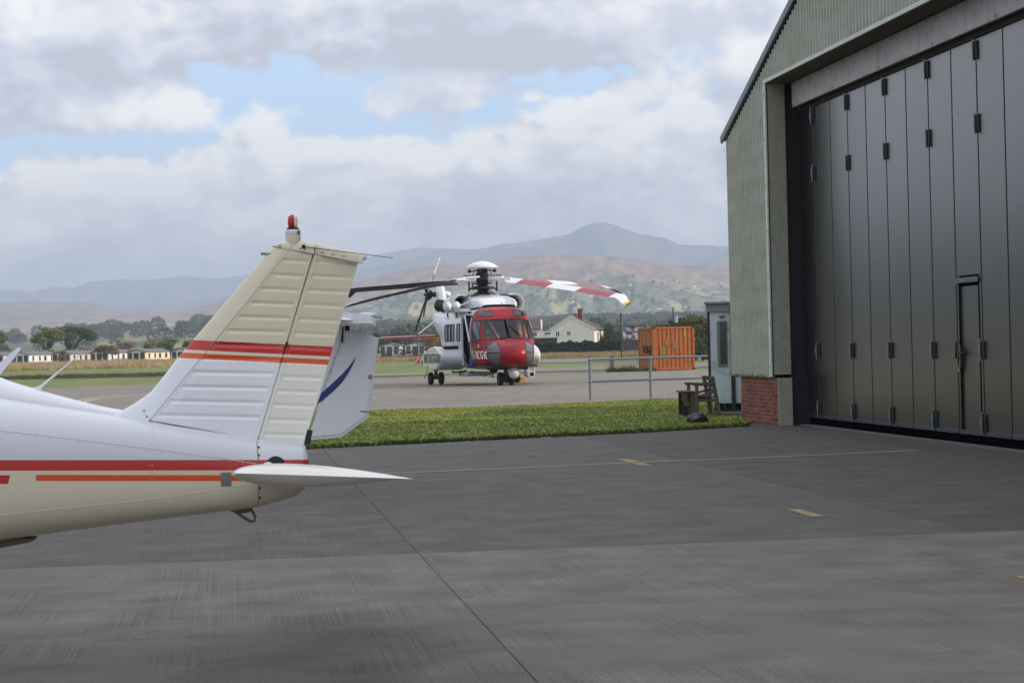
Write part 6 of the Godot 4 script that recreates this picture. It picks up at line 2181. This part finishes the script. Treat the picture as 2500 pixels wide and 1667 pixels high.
	put("wheel_cover", b, flat(c8(200, 202, 206), 0.4), o)
	# belly bits: camera ball, searchlight unit, aerials, skid plate
	b = Build.new()
	b.ball(Vector3(0.18, 0.52, 4.55), Vector3(0.235, 0.25, 0.235), 20)
	b.tube([Vector3(0.18, 0.9, 4.5), Vector3(0.18, 0.6, 4.55)], 0.16, 14)
	put("camera_ball", b, white, o)
	b = Build.new()
	b.box(Vector3(1.0, 0.56, 3.45), Vector3(0.14, 0.45, 0.3), Basis(), 0.03)
	b.box(Vector3(1.32, 0.6, 3.45), Vector3(0.06, 0.4, 0.24), Basis(), 0.02)
	b.tube([Vector3(1.16, 0.43, 3.25), Vector3(1.16, 0.43, 3.62)], 0.16, 18)
	var light := put("searchlight", b, white, o)
	b = Build.new()
	b.tube([Vector3(1.2, 0.43, 3.58), Vector3(1.2, 0.43, 3.635)], 0.085, 14)
	put("lens", b, flat(c8(14, 14, 16), 0.1), light)
	b = Build.new()
	b.tube([Vector3(-0.45, 0.62, 3.4), Vector3(-0.45, 0.36, 3.4)], 0.03, 6)
	b.lathe([Vector2(0.0, 0.34), Vector2(0.2, 0.35), Vector2(0.2, 0.37), Vector2(0.0, 0.38)], 16, Transform3D(Basis(), Vector3(-0.45, 0, 3.4)))
	b.lathe([Vector2(0.0, 0.52), Vector2(0.16, 0.54), Vector2(0.18, 0.66)], 16, Transform3D(Basis(), Vector3(-0.35, 0, 3.2)))
	put("belly_aerial", b, dark_metal, o)
	b = Build.new()
	b.box(Vector3(-0.7, 0.48, 1.2), Vector3(1.1, 0.18, 1.6), Basis(), 0.03)
	b.box(Vector3(-0.2, 0.45, 0.8), Vector3(0.08, 0.2, 0.8), Basis(), 0.02)
	put("belly_tank", b, flat(c8(150, 160, 164), 0.5), o)
	b = Build.new()
	b.tube([Vector3(-1.15, 0.62, 1.5), Vector3(-1.5, 0.55, 0.6), Vector3(-1.3, 0.6, -0.6)], 0.04, 6)
	b.tube([Vector3(-1.2, 0.6, 2.6), Vector3(-1.15, 0.55, 2.2), Vector3(-0.9, 0.58, 1.9)], 0.03, 6)
	put("boarding_step", b, dark_metal, o)
	# twin hoist over the door
	b = Build.new()
	b.tube([Vector3(-1.0, 3.2, 1.75), Vector3(-1.9, 3.2, 1.75)], 0.07, 8)
	b.tube([Vector3(-1.0, 3.55, 1.7), Vector3(-1.7, 3.3, 1.75)], 0.035, 6)
	b.tube([Vector3(-0.95, 3.15, 2.5), Vector3(-1.7, 3.18, 1.9)], 0.035, 6)
	var arm := put("hoist", b, white, o)
	for k in 2:
		var p := Vector3(-1.97 + k * 0.38, 3.36, 1.8)
		b = Build.new()
		b.ball(p, Vector3(0.2, 0.23, 0.26), 14)
		b.tube([p + Vector3(0, -0.14, 0), p + Vector3(0, -0.26, 0)], [0.12, 0.09], 10)
		put("hoist_drum", b, white, arm)
		b = Build.new()
		b.tube([p + Vector3(0, -0.26, 0), p + Vector3(0, -0.42, 0)], 0.035, 6)
		var hook := []
		for i in 10: hook.append(p + Vector3(0.05 * sin(i * 0.6), -0.47 - 0.05 * cos(i * 0.6), 0))
		b.tube(hook, 0.014, 5)
		put("hoist_hook", b, dark_metal, arm)
	# roof aerials
	b = Build.new()
	b.tube([Vector3(0.1, 3.28, 3.1), Vector3(0.1, 3.5, 3.05)], 0.012, 5)
	b.tube([Vector3(-0.9, 3.3, 2.6), Vector3(-0.7, 3.36, 2.7)], 0.02, 5)
	b.tube([Vector3(1.05, 3.7, 1.2), Vector3(1.3, 3.75, 1.2)], 0.012, 5)
	put("roof_aerial", b, black, o)
	rotor(o, white, red, black, dark_metal, metal)
	tail(o, white, black, dark_metal)
	pilot(o)


func rotor(o: Node3D, white: Material, red: Material, black: Material, dark_metal: Material, metal: Material) -> void:
	var b := Build.new()
	b.lathe([Vector2(0.5, 3.78), Vector2(0.42, 3.92), Vector2(0.3, 4.0), Vector2(0.22, 4.05), Vector2(0.22, 4.72), Vector2(0.3, 4.74), Vector2(0.3, 4.8), Vector2(0.1, 4.82), Vector2(0.1, 5.02)], 24)
	b.lathe([Vector2(0.26, 4.12), Vector2(0.52, 4.14), Vector2(0.54, 4.2), Vector2(0.46, 4.25), Vector2(0.26, 4.28)], 24)
	b.lathe([Vector2(0.24, 4.34), Vector2(0.44, 4.36), Vector2(0.44, 4.41), Vector2(0.24, 4.43)], 24)
	put("rotor_mast", b, dark_metal, o)
	b = Build.new()
	b.lathe([Vector2(0.2, 4.44), Vector2(0.42, 4.46), Vector2(0.46, 4.52), Vector2(0.46, 4.66), Vector2(0.4, 4.72), Vector2(0.2, 4.74)], 24)
	for k in 8:
		var a := TAU * k / 8
		b.box(Vector3(cos(a) * 0.44, 4.6, sin(a) * 0.44), Vector3(0.14, 0.2, 0.1), Basis(Vector3.UP, -a), 0.02)
	put("rotor_hub", b, dark_metal, o)
	b = Build.new()
	b.box(Vector3(0, 4.9, 0), Vector3(0.42, 0.24, 0.42), Basis(), 0.03)
	for k in 4:
		var a := TAU * k / 4 + 0.4
		b.bar(Vector3(cos(a) * 0.2, 4.98, sin(a) * 0.2), Vector3(cos(a) * 0.5, 4.93, sin(a) * 0.5), 0.05, 0.05, 0.01)
		b.tube([Vector3(cos(a) * 0.56, 4.86, sin(a) * 0.56), Vector3(cos(a) * 0.56, 5.0, sin(a) * 0.56)], 0.07, 10)
		b.tube([Vector3(cos(a) * 0.3, 5.0, sin(a) * 0.3), Vector3(cos(a) * 0.44, 4.72, sin(a) * 0.44)], 0.018, 5)
	put("vibration_absorber", b, dark_metal, o)
	b = Build.new()
	b.lathe([Vector2(0.0, 5.36), Vector2(0.2, 5.345), Vector2(0.4, 5.29), Vector2(0.58, 5.2), Vector2(0.72, 5.08), Vector2(0.71, 5.05), Vector2(0.4, 5.06), Vector2(0.0, 5.07)], 40)
	put("hub_dome", b, white, o)
	b = Build.new()
	for s in [-1, 1]:
		b.tube([Vector3(s * 0.5, 3.85, 0.5), Vector3(0, 4.2, 0.3)], 0.03, 6)
		b.tube([Vector3(s * 0.16, 3.9, 0.6), Vector3(s * 0.06, 4.18, 0.32)], 0.025, 6)
		b.tube([Vector3(s * 0.62, 4.1, 0.1), Vector3(s * 0.62, 4.52, 0.1)], 0.04, 6)
		b.tube([Vector3(s * 0.3, 4.1, -0.5), Vector3(s * 0.35, 4.5, -0.5)], 0.03, 6)
		b.ball(Vector3(s * 0.62, 4.1, 0.1), Vector3(0.06, 0.06, 0.06), 8)
		b.bar(Vector3(s * 0.62, 4.14, 0.1), Vector3(s * 0.3, 4.2, 0.1), 0.05, 0.06, 0.01)
	put("pitch_links", b, dark_metal, o)
	# four blades, drooping under their own weight; leading edge pitched up, black below
	for q in [[57.0, 1.05, 0.34, 1.15], [-31.0, 0.33, 0.36, 2.6], [147.0, 1.2, 0.4, 1.15], [233.0, 0.15, 0.38, 1.3]]:
		var a := deg_to_rad(q[0])
		var out := Vector3(cos(a), 0, sin(a))
		var lead := Vector3(sin(a), 0, -cos(a))   # the rotor turns anticlockwise seen from above
		b = Build.new()
		b.tube([out * 0.35 + Vector3(0, 4.58, 0), out * 1.25 + Vector3(0, 4.56, 0)], [0.13, 0.11], 10)
		b.bar(out * 1.0 + Vector3(0, 4.56, 0), out * 1.75 + Vector3(0, 4.53, 0), 0.2, 0.1, 0.03)
		b.tube([out * 0.5 + lead * 0.3 + Vector3(0, 4.66, 0), out * 1.1 + lead * 0.1 + Vector3(0, 4.62, 0)], 0.05, 8)
		put("blade_grip", b, white, o)
		b = Build.new()
		for k in 4: b.box(out * (0.55 + k * 0.18) + Vector3(0, 4.71, 0), Vector3(0.09, 0.05, 0.09), Basis(Vector3.UP, -a), 0.01)
		put("blade_bolts", b, dark_metal, o)
		var at := func(r: float, c: float, up: float) -> Vector3:   # c across the chord, 0 leading edge
			var sweep := 0.34 * pow(ss(7.75, 8.6, r), 1.3)
			var chord := lerpf(0.58, 0.42, ss(7.95, 8.58, r)) * lerpf(0.55, 1.0, ss(1.5, 1.9, r))
			var drop: float = q[1] * pow(maxf(r - 1.4, 0) / 7.18, q[3]) + 0.24 * ss(7.9, 8.6, r)
			var pitch: float = q[2] - 0.012 * r
			var p := out * r + Vector3(0, 4.53 - drop, 0)
			p += -lead * (sweep + (c - 0.28) * chord)
			p.y += -(c - 0.28) * chord * pitch + up
			return p
		var bands := [[1.6, 2.35, white], [2.35, 4.1, red], [4.1, 5.7, white], [5.7, 7.55, red], [7.55, 8.42, white], [8.42, 8.58, flat(c8(222, 170, 30), 0.4)]]
		var root := put("rotor_blade", blade_skin(at, 1.6, 8.58, false), black, o)
		for w in bands: put("blade_band", blade_skin(at, w[0], w[1], true), w[2], root)


func blade_skin(at: Callable, r0: float, r1: float, top: bool) -> Build:
	var b := Build.new()
	b.smooth()
	var rows := []
	var n := maxi(3, int((r1 - r0) * 6))
	for i in n + 1:
		var line := PackedVector3Array()
		for j in 11:
			var u := pow(j / 10.0, 1.5)
			var t := airfoil(u, 0.11) * 0.5
			line.append(at.call(lerpf(r0, r1, float(i) / n), u, t + 0.002 if top else -t * 0.7))
		rows.append(line)
	b.grid(rows, not top)
	if not top:
		b.smooth(false)
		b.grid([rows[0], PackedVector3Array(range(11).map(func(j): return at.call(r0, pow(j / 10.0, 1.5), airfoil(pow(j / 10.0, 1.5), 0.11) * 0.5)))])
	return b


func tail(o: Node3D, white: Material, black: Material, dark_metal: Material) -> void:
	var b := Build.new()
	b.smooth()
	var rows := []
	for i in 14:
		var t := i / 13.0
		var y := lerpf(2.75, 4.62, t)
		var zc := lerpf(-9.0, -10.35, t)
		var ring := PackedVector3Array()
		for j in 25:
			var a := TAU * (j % 24) / 24
			var tp := 1.0 - 0.25 * ss(0.85, 1.0, t)
			ring.append(Vector3(0.33 + lerpf(0.3, 0.2, t) * sin(a) * tp - lerpf(0.2, 0.0, t), y + 0.06 * cos(a) * t, zc + lerpf(0.85, 0.5, t) * cos(a) * tp))
		rows.append(ring)
	b.grid(rows)
	b.smooth(false)
	b.fan(rows[-1].slice(0, 24))
	b.ball(Vector3(0.62, 4.2, -10.3), Vector3(0.24, 0.17, 0.35), 12)
	put("tail_pylon", b, white, o)
	b = Build.new()
	b.extrude(PackedVector2Array([Vector2(-0.05, 3.35), Vector2(0.0, 3.85), Vector2(0.18, 3.95), Vector2(0.26, 3.1), Vector2(0.36, 2.6), Vector2(0.2, 2.75)]), Transform3D(Basis(), Vector3(0.0, 0.0, -8.2)), 0.2)
	put("pylon_panel", b, black, o)
	# tail rotor on its gearbox, blades hanging
	var hub := Vector3(-0.2, 4.22, -10.4)
	b = Build.new()
	b.tube([hub + Vector3(0.5, 0, 0), hub], [0.16, 0.1], 12)
	b.lathe([Vector2(0.05, -0.14), Vector2(0.2, -0.1), Vector2(0.24, 0.0), Vector2(0.2, 0.12), Vector2(0.05, 0.18)], 16, Transform3D(Basis(Vector3(0, 1, 0), Vector3(-1, 0, 0), Vector3(0, 0, 1)), hub))
	for k in 8:
		var a := TAU * k / 8
		b.box(hub + Vector3(-0.12 + 0.05 * (k % 2), cos(a) * 0.22, sin(a) * 0.22), Vector3(0.22, 0.12, 0.12), Basis(Vector3.RIGHT, a), 0.02)
	put("tail_rotor_hub", b, dark_metal, o)
	var paths := [[Vector3(-0.62, -1.62, 0.25), 0.16, black], [Vector3(0.02, -0.95, -1.1), 0.12, black], [Vector3(0.66, 1.66, -0.2), 0.15, white], [Vector3(0.1, 0.9, 1.2), 0.12, white]]
	for q in paths:
		b = Build.new()
		var d: Vector3 = q[0]
		b.smooth()
		var across := d.normalized().cross(Vector3(0.92, 0.2, 0.3)).normalized()
		var side := d.normalized().cross(across)
		var sk := []
		for i in 12:
			var t := i / 11.0
			var ring := PackedVector3Array()
			var w: float = q[1] * (0.45 + 0.55 * ss(0.0, 0.3, t)) * (1.0 - 0.75 * ss(0.8, 1.0, t))
			for j in 13:
				var a := TAU * (j % 12) / 12
				ring.append(hub + Vector3(-0.1, 0, 0) + d * (0.1 + 0.98 * t) + across * cos(a) * w + side * sin(a) * 0.03)
			sk.append(ring)
		b.grid(sk)
		b.smooth(false)
		b.fan(sk[-1].slice(0, 12))
		put("tail_rotor_blade", b, q[2], o)
		if q[2] == white:
			b = Build.new()
			b.smooth()
			var tip := []
			for i in range(8, 11):
				var line := PackedVector3Array()
				for p in sk[i]: line.append(p + (p - hub - d * (0.1 + 0.98 * i / 11.0)).normalized() * 0.004)
				tip.append(line)
			b.grid(tip)
			put("blade_tip", b, flat(c8(196, 160, 110), 0.5), o)
	# red stabiliser with its strut
	b = wing_panel([[Vector3(0, 0, 0), Vector3(0.95, 0, 0), 1.0], [Vector3(0, 0, 2.6), Vector3(0.95, 0, 0), 1.0], [Vector3(0.02, 0, 2.9), Vector3(0.85, 0, 0), 0.5]], 0.13, 14)
	var stab := put("stabiliser", b, paint(c8(150, 16, 34), 0.3), o)
	stab.transform = Transform3D(Basis(Vector3(0, 0, -1), Vector3(0, 1, 0), Vector3(-1, -0.02, 0)), Vector3(-0.25, 2.2, -8.2))
	b = Build.new()
	b.tube([Vector3(-1.2, 2.26, -8.6), Vector3(-0.06, 3.06, -8.9)], 0.045, 8)
	put("stabiliser_strut", b, white, o)
	b = Build.new()
	b.box(Vector3(-1.2, 2.26, -8.55), Vector3(0.14, 0.1, 0.2), Basis(), 0.02)
	put("strut_foot", b, flat(c8(110, 20, 30), 0.5), o)


func pilot(o: Node3D) -> void:   # seen dimly through the left windscreen: orange suit, pale green helmet
	var p := thing("person", "person in orange flying suit and pale helmet behind the helicopter's windscreen", "person", Vector3.ZERO)
	p.transform = o.transform * Transform3D(Basis(), Vector3(-0.55, 1.47, 3.2))
	var b := Build.new()
	b.smooth()
	var rings := []
	for q in [[-0.02, 0.17, 0.13, 0.0], [0.1, 0.18, 0.13, -0.02], [0.3, 0.2, 0.13, -0.05], [0.45, 0.23, 0.13, -0.07], [0.54, 0.2, 0.1, -0.07], [0.585, 0.09, 0.075, -0.06], [0.64, 0.06, 0.065, -0.04]]:
		var ring := PackedVector3Array()
		for j in 25:
			var a := TAU * (j % 24) / 24
			ring.append(Vector3(cos(a) * q[1], q[0], sin(a) * q[2] + q[3]))
		rings.append(ring)
	b.grid(rings, true)
	for s in [-1, 1]:
		b.tube([Vector3(s * 0.2, 0.5, -0.06), Vector3(s * 0.26, 0.26, 0.04), Vector3(s * 0.16, 0.2, 0.32)], [0.07, 0.055, 0.042], 10)
		b.tube([Vector3(s * 0.1, 0.02, 0.0), Vector3(s * 0.14, 0.08, 0.42), Vector3(s * 0.14, -0.36, 0.5)], [0.095, 0.08, 0.055], 10)
	put("flying_suit", b, flat(c8(196, 66, 36), 0.85), p)
	b = Build.new()
	b.ball(Vector3(0, 0.73, -0.01), Vector3(0.078, 0.11, 0.095), 16)
	b.ball(Vector3(0, 0.715, 0.085), Vector3(0.014, 0.022, 0.018), 8)
	for s in [-1, 1]:
		b.ball(Vector3(s * 0.08, 0.72, -0.01), Vector3(0.012, 0.028, 0.018), 8)
		b.ball(Vector3(s * 0.16, 0.2, 0.37), Vector3(0.036, 0.03, 0.05), 8)
		for k in 5: b.tube([Vector3(s * 0.16 + (k - 2) * 0.015, 0.205, 0.4), Vector3(s * 0.16 + (k - 2) * 0.016, 0.19, 0.44 - 0.01 * absf(k - 2)), Vector3(s * 0.16 + (k - 2) * 0.014, 0.165, 0.43)], 0.008, 5)
	put("head_and_hands", b, flat(c8(186, 138, 112), 0.7), p)
	b = Build.new()
	b.lathe([Vector2(0.112, 0.70), Vector2(0.118, 0.76), Vector2(0.1, 0.83), Vector2(0.06, 0.87), Vector2(0.0, 0.885)], 18, Transform3D(Basis(), Vector3(0, 0, -0.02)))
	put("helmet", b, flat(c8(150, 172, 140), 0.4), p)


func _ready() -> void:
	rng.seed = 20240917
	# camera
	var cam := Camera3D.new()
	cam.name = "camera"
	cam.fov = rad_to_deg(2.0 * atan(784.0 / 4800.0))
	cam.near = 0.2
	cam.far = 30000.0
	add_child(cam)
	cam.position = Vector3(0, 1.62, 0)
	cam.rotation = Vector3(atan(11.0 / 4800.0), 0, deg_to_rad(-1.4))
	cam.current = true
	# sky, air and exposure
	var env := Environment.new()
	env.background_mode = Environment.BG_SKY
	var sky := Sky.new()
	var sm := PanoramaSkyMaterial.new()
	sm.panorama = make_sky()
	sky.sky_material = sm
	env.sky = sky
	env.sky_rotation = Vector3(0, PI, 0)
	env.background_energy_multiplier = 2.6
	env.tonemap_mode = Environment.TONE_MAPPER_LINEAR
	env.tonemap_exposure = 1.0
	env.fog_enabled = true
	env.fog_density = 0.0002
	env.fog_light_color = Color(0.82, 0.895, 1.0)
	env.sdfgi_enabled = true
	env.ssao_enabled = true
	env.ssil_enabled = true
	var we := WorldEnvironment.new()
	we.name = "environment"
	we.environment = env
	add_child(we)
	# a low sun from the right, softened by thin cloud
	var sun := DirectionalLight3D.new()
	sun.name = "sun"
	sun.light_energy = 1.3
	sun.light_color = Color(1.0, 0.92, 0.8)
	sun.light_angular_distance = 2.5
	sun.shadow_enabled = true
	add_child(sun)
	sun.look_at_from_position(Vector3.ZERO, -Vector3(0.9, 0.38, 0.11))
	# setting, then things
	build_ground()
	build_hills()
	build_hangar()
	build_houses()
	build_trees()
	build_yard()
	build_helicopter()
	build_t_tail_aircraft()
	build_striped_aircraft()
